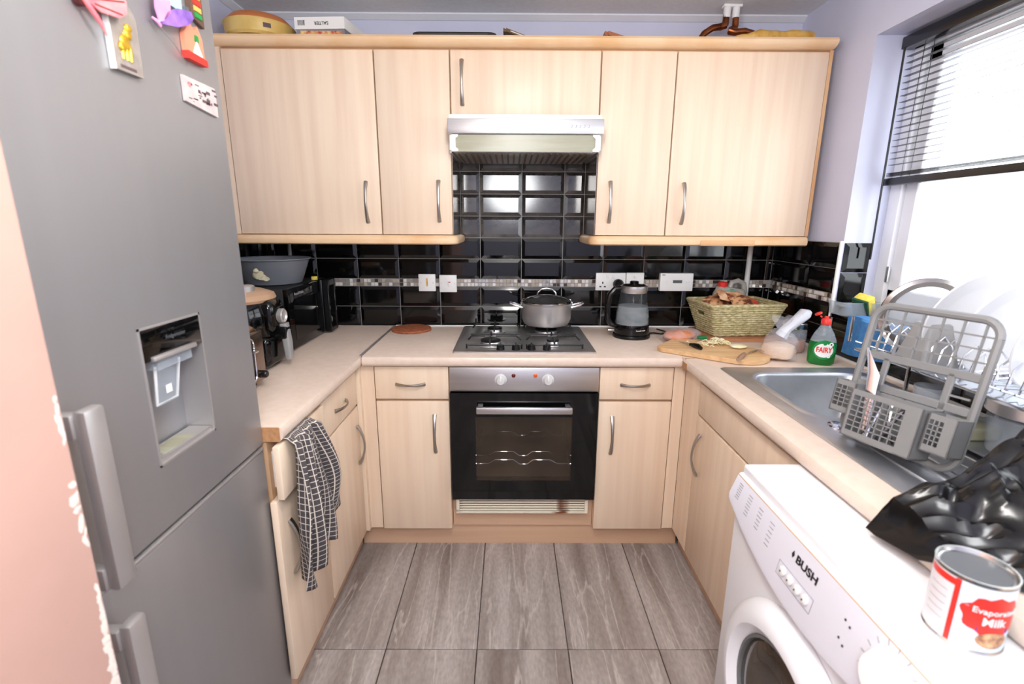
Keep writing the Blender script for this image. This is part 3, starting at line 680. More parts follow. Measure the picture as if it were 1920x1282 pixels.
part('rim', lathe(BM(), [(.116, -.001), (.121, .001), (.121, .005), (.115, .009), (.112, .007)], (PX, PY, PZ + .107), 40, cap0=False, cap1=False), 'chrome', ld)
part('handle', tube(BM(), [(PX - .042, PY, PZ + .134), (PX - .04, PY, PZ + .15), (PX - .025, PY, PZ + .165), (PX, PY, PZ + .169), (PX + .025, PY, PZ + .165), (PX + .04, PY, PZ + .15), (PX + .042, PY, PZ + .134)], .005, 8), 'chrome', ld)

# ------------------------------------------------------------------ sockets
def plate(name, label, cat, x0, x1, z0, z1, dep=.012):
    t = thing(name, label, cat, ((x0 + x1) / 2, -.01, (z0 + z1) / 2))
    part('faceplate', box(BM(), x0, x1, -.010 - dep, -.009, z0, z1, .003), 'white', t); return t
t = plate('fused_spur', 'stained white fused spur left of the hob', 'spur', -.512, -.428, 1.05, 1.135)
part('fuse_stain', box(BM(), -.474, -.466, -.0226, -.021, 1.075, 1.115), 'straw', t)
for x in (-.50, -.44): part('screw', lathe(BM(), [(.003, 0), (.003, .001)], (x, -.022, 1.092), 10, 'y'), 'steel', t)
t = plate('wall_switch', 'white cooker switch plate nearest the hob', 'switch', -.409, -.323, 1.046, 1.131)
part('rocker', box(BM(), -.366, -.35, -.027, -.021, 1.072, 1.1, .002), 'white', t); part('neon', box(BM(), -.363, -.353, -.0276, -.0265, 1.094, 1.098), 'red', t)
for x in (-.399, -.333): part('screw', lathe(BM(), [(.003, 0), (.003, .001)], (x, -.022, 1.09), 10, 'y'), 'steel', t)
t = plate('double_socket', 'white double socket behind the kettle', 'socket', .367, .515, 1.058, 1.145)
for cx in (.402, .478):
    for dx, dz, w_, h_ in ((0, .006, .003, .005), (-.011, -.013, .005, .003), (.011, -.013, .005, .003)): part('pin_hole', box(BM(), cx + dx - w_, cx + dx + w_, -.0225, -.0215, 1.09 + dz - h_, 1.09 + dz + h_), 'ink', t)
for cx in (.425, .455): part('switch', box(BM(), cx - .006, cx + .006, -.026, -.021, 1.118, 1.136, .002), 'white', t)
t = plate('single_socket', 'white blank socket plate right of the kettle', 'socket', .518, .606, 1.06, 1.146)
part('switch', box(BM(), .555, .568, -.027, -.021, 1.118, 1.134, .002), 'white', t)
t = plate('heating_timer', 'white heating timer with small grey screen on the tiles', 'timer', .682, .845, 1.058, 1.146, .028)
part('screen', box(BM(), .745, .79, -.0395, -.0375, 1.098, 1.112), 'greyd', t)
for x in (.705, .718, .815, .828): part('button', box(BM(), x - .005, x + .005, -.0405, -.037, 1.1, 1.108, .001), 'white', t)
part('lettering', box(BM(), .69, .705, -.0385, -.0375, 1.136, 1.139), 'ink', t)
bm = tube(BM(), [(1.118, -.02, 1.292), (1.118, -.02, WT + .01)], .0125, 10); single('waste_pipe', bm, 'white', 'white vertical pipe in the back right corner', 'pipe', (1.118, -.02, WT + .01))
bm = tube(BM(), [(-1.135, -.02, 1.292), (-1.135, -.02, WT + .01)], .009, 10); single('cable_trunking', bm, 'greyp', 'grey vertical trunking behind the plastic basin', 'trunking', (-1.135, -.02, WT + .01))

# ------------------------------------------------------------------ kettle
KX, KY = .505, -.235
kt = thing('kettle', 'glass and black electric kettle with steel lid', 'kettle', (KX, KY, WT))
part('power_base', lathe(BM(), [(.084, 0), (.086, .006), (.084, .014), (.078, .018)], (KX, KY, WT), 32), 'black', kt)
part('foot', lathe(BM(), [(.078, .018), (.079, .02), (.078, .058), (.077, .062)], (KX, KY, WT), 32), 'blackgloss', kt)
part('glass_jug', lathe(BM(), [(.077, .062), (.075, .10), (.066, .16), (.058, .205), (.056, .21)], (KX, KY, WT), 36, cap0=False, cap1=False), 'glass', kt)
part('water', lathe(BM(), [(.0745, .064), (.073, .10), (.0685, .135), (.067, .145)], (KX, KY, WT), 36), 'water', kt)
part('steel_collar', lathe(BM(), [(.057, .205), (.062, .216), (.061, .236), (.055, .238)], (KX, KY, WT), 32, cap0=False), 'steel', kt)
part('lid', lathe(BM(), [(.054, .237), (.046, .243), (.02, .245), (.02, .255), (.014, .258)], (KX, KY, WT), 28), 'blackgloss', kt)
bm = tube(BM(), [(KX - .055, KY, WT + .225), (KX - .085, KY, WT + .222), (KX - .108, KY, WT + .195), (KX - .116, KY, WT + .14), (KX - .112, KY, WT + .085), (KX - .098, KY, WT + .058), (KX - .075, KY, WT + .05)], [.011, .013, .0135, .0135, .013, .012, .01], 10, 1.3)
part('handle', bm, 'black', kt)
part('switch_tab', box(BM(), KX - .112, KX - .08, KY - .012, KY + .012, WT + .028, WT + .036, .003), 'steel', kt)
def wrap(bm, c, R, th0):       # text in xy -> on a vertical cylinder
    for v in bm.verts:
        a = th0 + v.co.x / R; r = R + v.co.z; z = v.co.y
        v.co = Vector((c[0] + r * math.cos(a), c[1] + r * math.sin(a), c[2] + z))
    return bm
part('lettering', wrap(text_bm('Russell Hobbs', .0085, .0003), (KX, KY, WT + .042), .0788, -PI / 2 + .32), 'white', kt, smooth=False)
bm = tube(BM(), [(KX + .08, KY + .03, WT + .008), (KX + .12, KY + .05, WT + .006), (KX + .15, KY + .03, WT + .006), (KX + .19, KY + .07, WT + .006), (KX + .16, KY + .14, WT + .006)], .0035, 7); part('power_cord', bm, 'black', kt)
# plug behind it
single('plug', lathe(BM(), [(.026, 0), (.026, .018), (.018, .03)], (.478, -.022, 1.09), 20, 'y'), 'black', 'black mains plug in the socket behind the kettle', 'plug', (.478, -.022, 1.09))

# ------------------------------------------------------------------ cork trivet
single('cork_trivet', lathe(BM(), [(.094, 0), (.096, .004), (.094, .011), (.09, .012)], (-.537, -.115, WT + .001), 40), 'cork', 'round cork trivet on the worktop left of the hob', 'trivet', (-.537, -.115, WT + .001))

# ------------------------------------------------------------------ microwave
mw = thing('microwave', 'black microwave facing the room under the plastic basin', 'microwave', (-1.08, -.33, WT))
MX, my0, my1, mz0, mz1 = -.925, -.55, -.10, WT + .012, 1.125
part('body', box(BM(), -1.235, MX - .02, my0, my1, mz0, mz1, .004), 'blackmatt', mw)
dr = part('door', box(BM(), MX - .02, MX, my0, my1 - .105, mz0, mz1, .003), 'blackgloss', mw)
part('door_window', box(BM(), MX - .001, MX + .0015, my0 + .04, my1 - .125, mz0 + .03, mz1 - .05), 'blackgloss', dr)
lettering('Russell Hobbs', .016, 'greyp', dr, (MX + .001, my0 + .10, mz1 - .026), (0, 1, 0), (0, 0, 1))
part('control_panel', box(BM(), MX - .02, MX + .002, my1 - .103, my1, mz0, mz1, .003), 'black', mw)
bm = BM()
for a in ((my1 - .10, my1 - .085, mz0 - .002, mz1), (my1 - .02, my1 - .005, mz0 - .002, mz1), (my1 - .085, my1 - .02, mz1 - .03, mz1), (my1 - .085, my1 - .02, mz0 - .002, mz0 + .018)): box(bm, MX + .002, MX + .03, *a, .003, 1)
part('panel_frame', bm, 'black', mw)
for k in range(2): part('dial', lathe(BM(), [(.016, 0), (.015, .014), (.01, .016)], (MX + .002, my1 - .052, mz0 + .05 + k * .085), 18, 'x'), 'greyp' if k == 0 else 'black', mw)
for x in (-1.2, -.96):
    for y in (my0 + .03, my1 - .03): part('foot', lathe(BM(), [(.012, 0), (.012, .013)], (x, y, WT), 12), 'black', mw)
bs = thing('plastic_basin', 'grey translucent plastic basin on top of the microwave', 'basin', (-1.075, -.34, mz1))
part('bowl', lathe(BM(), [(.105, .001), (.115, .004), (.15, .10), (.158, .104), (.158, .108), (.147, .106), (.112, .01), (.1, .006)], (-1.075, -.34, mz1), 40), 'basin', bs)
bm = BM()
for a, z, s in ((-1.62, .045, .016), (-1.5, .05, .02), (-1.42, .04, .017), (-1.55, .065, .012), (-1.33, .033, .012)):
    R = .118 + z * .33; bmesh.ops.create_icosphere(bm, subdivisions=2, radius=1, matrix=Matrix.Translation((-1.075 + (R + .001) * math.cos(a), -.34 + (R + .001) * math.sin(a), mz1 + z)) @ Matrix.Rotation(a, 4, 'Z') @ Matrix.Diagonal((.0025, s, s * .8, 1)))
jig(bm, .006, 60); part('torn_sticker', bm, 'sticker', bs, label='torn cream sticker remnant')
single('plastic_stopper', lathe(BM(), [(.014, 0), (.014, .012), (.012, .014)], (-.955, -.20, mz1 + .001), 20), 'yellow', 'small yellow plastic stopper on the microwave corner', 'stopper', (-.955, -.20, mz1 + .001))

# ------------------------------------------------------------------ air fryer
AX, AY = -1.03, -.735
af = thing('air_fryer', 'black air fryer with champagne top between microwave and toaster', 'air fryer', (AX, AY, WT))
part('body', lathe(BM(), [(.12, .001), (.132, .01), (.138, .10), (.136, .19), (.128, .235), (.118, .25)], (AX, AY, WT), 36), 'blackgloss', af)
tp = part('top', lathe(BM(), [(.128, .236), (.134, .246), (.128, .262), (.09, .276), (.02, .28)], (AX, AY, WT), 36), 'tan', af)
part('timer_dial', lathe(BM(), [(.032, .268), (.032, .292), (.026, .296)], (AX + .055, AY - .03, WT), 24), 'fridgetrim', tp)
part('nose', box(BM(), AX + .05, AX + .155, AY - .055, AY + .055, WT + .125, WT + .245, .03, 3), 'blackgloss', af)
part('temperature_dial', lathe(BM(), [(.026, 0), (.026, .016), (.022, .019), (.018, .012)], (AX + .153, AY - .005, WT + .185), 24, 'x'), 'fridgetrim', af)
dw = part('basket_drawer', box(BM(), AX + .04, AX + .142, AY - .085, AY + .085, WT + .012, WT + .12, .02, 3), 'blackgloss', af)
hb_ = part('handle', box(BM(), AX + .13, AX + .18, AY - .02, AY + .02, WT + .10, WT + .15, .008), 'black', dw)
part('handle_grip', loft(BM(), [rrect(AX + .152, AX + .178, AY - .017, AY + .017, .008, WT + .158), rrect(AX + .158, AX + .184, AY - .018, AY + .018, .008, WT + .09), rrect(AX + .162, AX + .184, AY - .015, AY + .015, .007, WT + .03)]), 'greyp', dw)

# ------------------------------------------------------------------ toaster
ts = thing('toaster', 'bronze chrome toaster half hidden behind the fridge', 'toaster', (-.97, -1.02, WT))
part('body', box(BM(), -1.12, -.85, -1.12, -.93, WT + .012, WT + .195, .03, 4), 'toasterbrown', ts)
part('end_panel', box(BM(), -.852, -.838, -1.105, -.945, WT + .02, WT + .18, .006), 'toasterbrown', ts)
bm = BM(); sl = [(-.837, -1.035 + .022 * math.cos(a), WT + (.145 if math.sin(a) >= 0 else .055) + .022 * math.sin(a)) for a in [2 * PI * k / 24 for k in range(24)]]
lv = part('lever_slot', loft(bm, [sl, [(x + .0025, y, z) for x, y, z in sl]]), 'blackgloss', ts)
part('slot_surround', tube(BM(), [(x + .003, y, z) for x, y, z in sl + sl[:1]], .0022, 6), 'chrome', ts)
part('lever', box(BM(), -.838, -.815, -1.045, -1.02, WT + .125, WT + .133, .002), 'chrome', lv)
part('browning_dial', lathe(BM(), [(.012, 0), (.012, .018), (.009, .022)], (-.838, -.985, WT + .045), 16, 'x'), 'black', ts)
for y in (-1.09, -.96): part('foot', lathe(BM(), [(.012, 0), (.012, .014)], (-.88, y, WT), 12), 'black', ts)

# ------------------------------------------------------------------ fridge
FX = -.688; fy0, fy1 = -1.90, -1.297
fr = thing('fridge_freezer', 'tall graphite fridge freezer with water dispenser', 'fridge', (-.96, -1.6, 0))
part('body', box(BM(), -1.235, FX - .062, fy0 + .004, fy1 - .004, .02, 1.90, .004), 'fridgetrim', fr)
dy0, dy1, dz0, dz1 = -1.648, -1.478, .945, 1.20
bm = BM()
for a in ((fy0, dy0, .828, 1.895), (dy1, fy1, .828, 1.895), (dy0, dy1, .828, dz0), (dy0, dy1, dz1, 1.895)): box(bm, FX - .058, FX, *a)
bmesh.ops.remove_doubles(bm, verts=bm.verts[:], dist=1e-5)
ud = part('upper_door', bm, 'fridge', fr, smooth=False)
lo = part('lower_door', box(BM(), FX - .058, FX, fy0, fy1, .06, .812, .004), 'fridge', fr)
part('door_seal', box(BM(), FX - .05, FX - .012, fy0 + .006, fy1 - .006, .806, .834), 'fridgedark', fr)
part('door_trim', box(BM(), FX - .02, FX + .001, fy0, fy1, .8125, .8195, .002), 'fridgetrim', lo)
# dispenser
dp = part('water_dispenser', loft(BM(), [[(FX - .056, dy0, dz0), (FX - .056, dy1, dz0), (FX - .056, dy1, dz1), (FX - .056, dy0, dz1)], [(FX - .055, dy0, dz0), (FX - .055, dy1, dz0), (FX - .055, dy1, dz1), (FX - .055, dy0, dz1)]]), 'fridge', ud)
bm = BM()
for a in ((dy0, dy0 + .004, dz0, dz1), (dy1 - .004, dy1, dz0, dz1), (dy0, dy1, dz0, dz0 + .004), (dy0, dy1, dz1 - .004, dz1)): box(bm, FX - .055, FX + .0015, *a)
part('dispenser_frame', bm, 'fridgetrim', ud, smooth=False)
part('drip_tray', box(BM(), FX - .05, FX - .004, dy0 + .006, dy1 - .006, dz0 + .004, dz0 + .012), 'fridgetrim', ud)
part('drip_slots', box(BM(), FX - .042, FX - .012, dy0 + .03, dy1 - .05, dz0 + .0115, dz0 + .0135), 'visor', ud)
bp = part('dispenser_panel', box(BM(), FX - .045, FX + .0012, dy0 + .003, dy1 - .003, 1.138, dz1 - .003, .002), 'blackgloss', ud)
lettering('Fridgemaster', .0105, 'greyd', ud, (FX + .0018, -1.556, 1.172), (0, 1, 0), (0, 0, 1), .0002)
part('nozzle_bar', box(BM(), FX - .004, FX + .008, -1.628, -1.508, 1.137, 1.146, .002), 'fridgetrim', ud)
part('nozzle_block', box(BM(), FX - .045, FX + .002, -1.615, -1.52, 1.118, 1.137), 'clear', ud)
bm = loft(BM(), [[(FX - .018, -1.602, 1.125), (FX - .018, -1.536, 1.125), (FX - .012, -1.536, 1.125), (FX - .012, -1.602, 1.125)], [(FX - .030, -1.597, 1.045), (FX - .030, -1.541, 1.045), (FX - .022, -1.541, 1.043), (FX - .022, -1.597, 1.043)]])
pd = part('paddle', bm, 'clear', ud, label='clear plastic push paddle')
bm = BM(); tube(bm, [(FX - .014, -1.602, 1.122), (FX - .025, -1.597, 1.045), (FX - .025, -1.541, 1.045), (FX - .014, -1.536, 1.122)], .0028, 6); part('paddle_rim', bm, 'white', ud)
part('cup_symbol', box(BM(), FX - .0185, FX - .0175, -1.577, -1.561, 1.062, 1.078), 'white', ud)
def fridge_handle(parent, z0, z1):
    bm = box(BM(), FX + .032, FX + .052, -1.832, -1.796, z0, z1, .006)
    for z in (z0 + .004, z1 - .04): box(bm, FX - .001, FX + .036, -1.838, -1.818, z, z + .036, .003)
    part('handle', bm, 'fridgetrim', parent)
fridge_handle(ud, .84, 1.125); fridge_handle(lo, .40, .775)
for y in (fy0 + .06, fy1 - .06): part('foot', lathe(BM(), [(.02, 0), (.02, .022)], (-.76, y, 0), 14), 'black', fr)

# ------------------------------------------------------------------ fridge magnets (on the upper door)
def on_fridge(pts, d0=.001, d1=.006): return loft(BM(), [[(FX + d0, y, z) for y, z in pts], [(FX + d1, y, z) for y, z in pts]])
def wing(y, z, wy, wz, ang, d0, d1, n=14):
    return on_fridge([(y + wy * math.cos(a) * math.cos(ang) - wz * math.sin(a) * math.sin(ang), z + wy * math.cos(a) * math.sin(ang) + wz * math.sin(a) * math.cos(ang)) for a in [2 * PI * k / n for k in range(n)]], d0, d1)
def tilt_wing(pts, hinge_y, k):
    bm = on_fridge(pts, .012, .014)
    for v in bm.verts: v.co.x += abs(v.co.y - hinge_y) * k
    return bm
pb = thing('butterfly_magnet', 'coral pink butterfly magnet high on the fridge door', 'magnet', (FX + .001, -1.65, 1.68))
part('magnet_base', wing(-1.652, 1.69, .01, .01, 0, .001, .012), 'pinkdark', pb)
part('wing', tilt_wing([(-1.652, 1.690), (-1.645, 1.715), (-1.615, 1.725), (-1.59, 1.71), (-1.592, 1.692), (-1.605, 1.682), (-1.632, 1.680)], -1.655, .25), 'pinkwing', pb)
part('wing', tilt_wing([(-1.655, 1.695), (-1.662, 1.735), (-1.64, 1.75), (-1.61, 1.74), (-1.63, 1.715)], -1.66, .25), 'pinkwing', pb)
part('body', tube(BM(), [(FX + .012, -1.664, 1.70), (FX + .016, -1.65, 1.682), (FX + .018, -1.634, 1.664), (FX + .018, -1.626, 1.650)], [.002, .004, .003, .001], 8), 'pinkwing', pb)
bm = BM()
for a, b in (((-1.65, 1.692), (-1.594, 1.708)), ((-1.645, 1.697), (-1.612, 1.722)), ((-1.64, 1.688), (-1.60, 1.688))): tube(bm, [(FX + .0145 + .25 * (a[0] + 1.655), a[0], a[1]), (FX + .0145 + .25 * (b[0] + 1.655), b[0], b[1])], .001, 5)
part('wing_vein', bm, 'pinkdark', pb)
fm = thing('souvenir_magnet', 'grey souvenir magnet with gold lion figure', 'magnet', (FX + .001, -1.575, 1.66))
part('plaque', on_fridge([(-1.605, 1.612), (-1.547, 1.612), (-1.545, 1.70), (-1.556, 1.715), (-1.605, 1.71)], .001, .010), 'stonegrey', fm)
part('plaque_edge', box(BM(), FX + .001, FX + .0095, -1.6075, -1.605, 1.611, 1.70), 'white', fm)
bm = BM()
for y, z, a, b in ((-1.580, 1.655, .0115, .014), (-1.572, 1.670, .009, .009), (-1.569, 1.680, .008, .007), (-1.588, 1.648, .008, .009)): bmesh.ops.create_icosphere(bm, subdivisions=2, radius=1, matrix=Matrix.Translation((FX + .011, y, z)) @ Matrix.Diagonal((.004, a, b, 1)))
for y in (-1.589, -1.580, -1.572): tube(bm, [(FX + .011, y, 1.652), (FX + .011, y + .001, 1.630)], [.0035, .0024], 6)
part('gold_figure', bm, 'gold', fm)
part('caption', box(BM(), FX + .0098, FX + .0106, -1.596, -1.562, 1.6165, 1.621), 'sepia', fm)
lb = thing('butterfly_magnet', 'lilac and purple butterfly magnet on the fridge door', 'magnet', (FX + .001, -1.492, 1.715))
part('wing', tilt_wing([(-1.490, 1.718), (-1.496, 1.738), (-1.492, 1.765), (-1.475, 1.775), (-1.458, 1.762), (-1.462, 1.742), (-1.478, 1.724)], -1.495, .12), 'lilacwing', lb)
part('wing', tilt_wing([(-1.487, 1.716), (-1.468, 1.742), (-1.442, 1.757), (-1.408, 1.764), (-1.403, 1.754), (-1.418, 1.738), (-1.448, 1.724)], -1.495, .12), 'purple', lb)
part('body', tube(BM(), [(FX + .008, -1.500, 1.722), (FX + .014, -1.494, 1.716), (FX + .015, -1.489, 1.711)], [.002, .0035, .002], 8), 'lilacwing', lb)
part('wire_stem', tube(BM(), [(FX + .012, -1.491, 1.713), (FX + .012, -1.45, 1.692), (FX + .004, -1.408, 1.672)], .001, 6), 'steel', lb)
single('paper_magnet', on_fridge([(-1.45, 1.765), (-1.403, 1.763), (-1.403, 1.83), (-1.45, 1.83)], .001, .005), 'skyblue', 'pale blue printed magnet above the purple butterfly', 'magnet', (FX + .001, -1.425, 1.765))
bt = thing('bottle_magnet', 'coral bottle-shaped magnet with red base', 'magnet', (FX + .001, -1.385, 1.685))
part('bottle_shape', on_fridge([(-1.415, 1.693), (-1.356, 1.693), (-1.358, 1.732), (-1.37, 1.752), (-1.38, 1.742), (-1.39, 1.748), (-1.394, 1.768), (-1.402, 1.769), (-1.405, 1.742), (-1.415, 1.727)], .001, .010), 'coral', bt)
part('red_base', on_fridge([(-1.416, 1.683), (-1.354, 1.683), (-1.355, 1.695), (-1.415, 1.697)], .001, .014), 'red', bt)
part('white_figure', on_fridge([(-1.394, 1.698), (-1.366, 1.697), (-1.38, 1.722)], .010, .012), 'whitelab', bt)
part('green_leaf', on_fridge([(-1.386, 1.722), (-1.373, 1.722), (-1.375, 1.733), (-1.384, 1.733)], .010, .0125), 'greenlab', bt)
part('blue_cap', on_fridge([(-1.404, 1.763), (-1.392, 1.762), (-1.393, 1.776), (-1.402, 1.776)], .001, .012), 'greyd', bt)
sg = thing('sign_magnet', 'brown sign magnet with yellow and red lettering blocks', 'magnet', (FX + .001, -1.36, 1.75))
part('board', on_fridge([(-1.383, 1.768), (-1.342, 1.757), (-1.342, 1.85), (-1.383, 1.85)], .001, .009), 'signbrown', sg)
for k, m_ in enumerate(('greenlab', 'straw', 'red', 'straw', 'orange', 'straw')): part('letter_block', box(BM(), FX + .009, FX + .011, -1.372, -1.350, 1.769 + k * .0115, 1.778 + k * .0115), m_, sg)
pc = thing('postcard_magnet', 'pale postcard magnet with sepia sketch near fridge edge', 'magnet', (FX + .001, -1.378, 1.60))
part('card', on_fridge([(-1.432, 1.604), (-1.326, 1.594), (-1.326, 1.650), (-1.432, 1.650)], .001, .006), 'post', pc)
bm = BM()
for k in range(26):
    y = random.uniform(-1.424, -1.332); z = random.uniform(1.607, 1.643); box(bm, FX + .006, FX + .0066, y, y + random.uniform(.003, .014), z, z + random.uniform(.001, .006))
part('sketch_print', bm, 'sepia', pc, kind='stuff'); part('red_stamp', wing(-1.414, 1.637, .004, .005, 0, .006, .0067), 'pinkwing', pc)

# ------------------------------------------------------------------ towel on the open drawer
def towel():
    bm = BM(); uvl = bm.loops.layers.uv.new('UVMap'); NS, NT = 56, 44; G = []
    for i in range(NS + 1):
        s = i / NS; row = []
        for j in range(NT + 1):
            t = j / NT
            hang = .415 - .05 * (s > .42) * min(1, (s - .42) / .1) - .05 * max(0, (s - .7) / .3) + .012 * math.sin(s * 11)
            spread = .55 + .45 * min(1, t * 1.6)
            y = -1.205 + (s - .5) * .255 * spread + .020 * (t ** 1.4) + .006 * math.sin(6 * t + 5 * s)
            fold = math.sin(s * 6.6 * PI + .9 * math.sin(3 * t)) * (.010 + .016 * min(1, t * 2)) + .007 * math.sin(s * 11 * PI + 3 * t)
            if t < .09:      # over the top of the drawer front
                q = t / .09; x = XD + .014 + .024 * math.sin(q * PI / 2); z = .829 + .004 * math.sin(q * PI) - .012 * q * q; x += fold * .4 * q
            else:
                q = (t - .09) / .91; x = XD + .045 + .012 * math.sin(q * PI * .9) + fold; z = .817 - hang * q
            row.append(bm.verts.new((x, y, z)))
        G.append(row)
    for i in range(NS):
        for j in range(NT):
            f = bm.faces.new((G[i][j], G[i + 1][j], G[i + 1][j + 1], G[i][j + 1]))
            for l, (a, b) in zip(f.loops, ((i, j), (i + 1, j), (i + 1, j + 1), (i, j + 1))): l[uvl].uv = (a / NS * .8, b / NT)
    bmesh.ops.translate(bm, verts=bm.verts[:], vec=-Vector((-.62, -1.13, .40)))
    for f in bm.faces: f.smooth = True
    me = bpy.data.meshes.new('tea_towel'); bm.to_mesh(me); bm.free(); me.materials.append(M['towel'])
    o = bpy.data.objects.new('tea_towel', me); COL.objects.link(o); o.location = (-.62, -1.13, .40)
    md = o.modifiers.new('thick', 'SOLIDIFY'); md.thickness = .003
    tag(o, 'dark grey checked tea towel hanging over the open drawer', 'towel')
towel()

# ------------------------------------------------------------------ things on top of the wall cabinets
ZK = 2.085
tb = thing('round_tub', 'round yellow tub with orange lid on the cabinets by the fridge', 'tub', (-1.07, -.235, ZK))
part('tub', lathe(BM(), [(.118, .001), (.128, .01), (.131, .050), (.134, .054), (.128, .055)], (-1.07, -.235, ZK), 36), 'tubyellow', tb)
part('lid', lathe(BM(), [(.129, .053), (.126, .062), (.105, .082), (.06, .095), (.02, .098)], (-1.07, -.235, ZK), 36), 'tublid', tb)
part('stamp', wrap(box(BM(), -.014, .014, -.008, .008, 0, .0005), (-1.07, -.235, ZK + .03), .130, -PI / 2 + .62), 'sepia', tb)
bx = thing('kitchen_scale_box', 'white and grey printed scale box lying upside down on the cabinets', 'box', (-.80, -.2, ZK))
part('box_lid', loft(BM(), [[(-.905, -.30, ZK + .03), (-.71, -.30, ZK + .034), (-.675, -.09, ZK + .034), (-.87, -.09, ZK + .03)], [(-.905, -.30, ZK + .072), (-.71, -.30, ZK + .076), (-.675, -.09, ZK + .076), (-.87, -.09, ZK + .072)]]), 'cardw', bx)
part('box_tray', loft(BM(), [[(-.90, -.297, ZK + .001), (-.712, -.297, ZK + .001), (-.678, -.092, ZK + .001), (-.866, -.092, ZK + .001)], [(-.90, -.297, ZK + .032), (-.712, -.297, ZK + .036), (-.678, -.092, ZK + .036), (-.866, -.092, ZK + .032)]]), 'cardg', bx)
part('fruit_print', box(BM(), -.885, -.722, -.2985, -.2972, ZK + .004, ZK + .026), 'cardprint', bx)
lettering('SALTER', .017, 'ink', bx, (-.80, -.3006, ZK + .053), (-1, 0, -.02), (0, 0, -1), .0003, .0002)
bm = BM()
for k in range(12): box(bm, -.892 + k * .0024, -.892 + k * .0024 + random.choice((.0008, .0015)), -.3008, -.2995, ZK + .044, ZK + .062)
part('barcode', bm, 'ink', bx, kind='stuff')
single('baking_tray', loft(BM(), [rrect(-.42, -.14, -.30, -.08, .02, ZK + .001), rrect(-.435, -.125, -.315, -.065, .025, ZK + .016), rrect(-.445, -.115, -.325, -.055, .03, ZK + .0165)]), 'greyd', 'dark baking tray lying flat on the centre cabinets', 'tray', (-.28, -.19, ZK))
def propped(name, label, cat, m_, x0_, x1_, zl, zr_, th, slot=False):
    t = thing(name, label, cat, ((x0_ + x1_) / 2, -.12, ZK)); c = lambda z: [(x0_, -.205, zl + z), (x1_, -.205, zr_ + z), (x1_, -.03, zr_ + z), (x0_, -.03, zl + z)]
    bm = loft(BM(), [c(-th), c(0)]); bmesh.ops.bevel(bm, geom=[e for e in bm.edges if abs(e.verts[0].co.z - e.verts[1].co.z - 0) > .9 * th and abs(e.verts[0].co.x - e.verts[1].co.x) < 1e-4 and abs(e.verts[0].co.y - e.verts[1].co.y) < 1e-4], offset=.012, segments=4, affect='EDGES')
    part('board', bm, m_, t)
    if slot:
        d = (zr_ - zl) / (x1_ - x0_); part('hand_slot', loft(BM(), [[(x0_ + .03, -.2065, zl + .03 * d - th * .3 + o), (x0_ + .09, -.2065, zl + .09 * d - th * .3 + o), (x0_ + .09, -.204, zl + .09 * d - th * .3 + o), (x0_ + .03, -.204, zl + .03 * d - th * .3 + o)] for o in (-th * .3, 0)]), 'cardw', t)
propped('brown_tray', 'brown slotted tray corner poking up above the cooker hood', 'tray', 'browntray', -.09, .10, 2.162, 2.098, .012, True)
propped('wooden_board', 'terracotta coloured board corner poking up right of the hood', 'board', 'terra', .33, .52, 2.153, 2.1, .014)
bm = BM(); N = 14
for k in range(1): tube(bm, [(.85 + .305 * i / N, -.25 + .006 * math.sin(i), ZK + .030 + .002 * math.sin(i * 2)) for i in range(N + 1)], [.005 + .0175 * min(1, i / 4, (N - i) / .6 + .8) for i in range(N + 1)], 12, 1.3)
single('straw_roll', bm, 'straw', 'rolled yellow straw mat on the cabinets by the window', 'mat', (.97, -.23, ZK))
cp = thing('copper_pipes', 'pair of copper pipes with white clips rising into the ceiling', 'pipes', (.9, -.1, ZK))
part('pipe', tube(BM(), [(.735, -.12, ZK + .002), (.742, -.12, ZK + .05), (.765, -.12, ZK + .085), (.80, -.12, ZK + .107), (.84, -.12, ZK + .112), (.852, -.12, ZK + .118), (.855, -.12, ZC - .002)], .0135, 10), 'copper', cp)
part('pipe', tube(BM(), [(.893, -.12, ZC - .002), (.895, -.12, ZK + .115), (.885, -.12, ZK + .098), (.872, -.13, ZK + .09), (.89, -.135, ZK + .086), (.93, -.135, ZK + .09), (.965, -.13, ZK + .084), (.985, -.12, ZK + .06), (.99, -.12, ZK + .004)], .0135, 10), 'copper', cp)
for x in (.855, .893): part('pipe_clip', lathe(BM(), [(.0145, ZC - .05), (.0155, ZC - .02), (.0145, ZC - .002)], (x, -.12, 0), 14), 'white', cp)
part('clip_plate', box(BM(), .835, .913, -.135, -.105, ZC - .012, ZC - .001, .002), 'white', cp)
for x, z in ((.842, ZK + .112), (.888, ZK + .10)): part('elbow_joint', tube(BM(), [(x - .014, -.122, z - .003), (x + .012, -.12, z + .006)], .0145, 10), 'copper', cp)

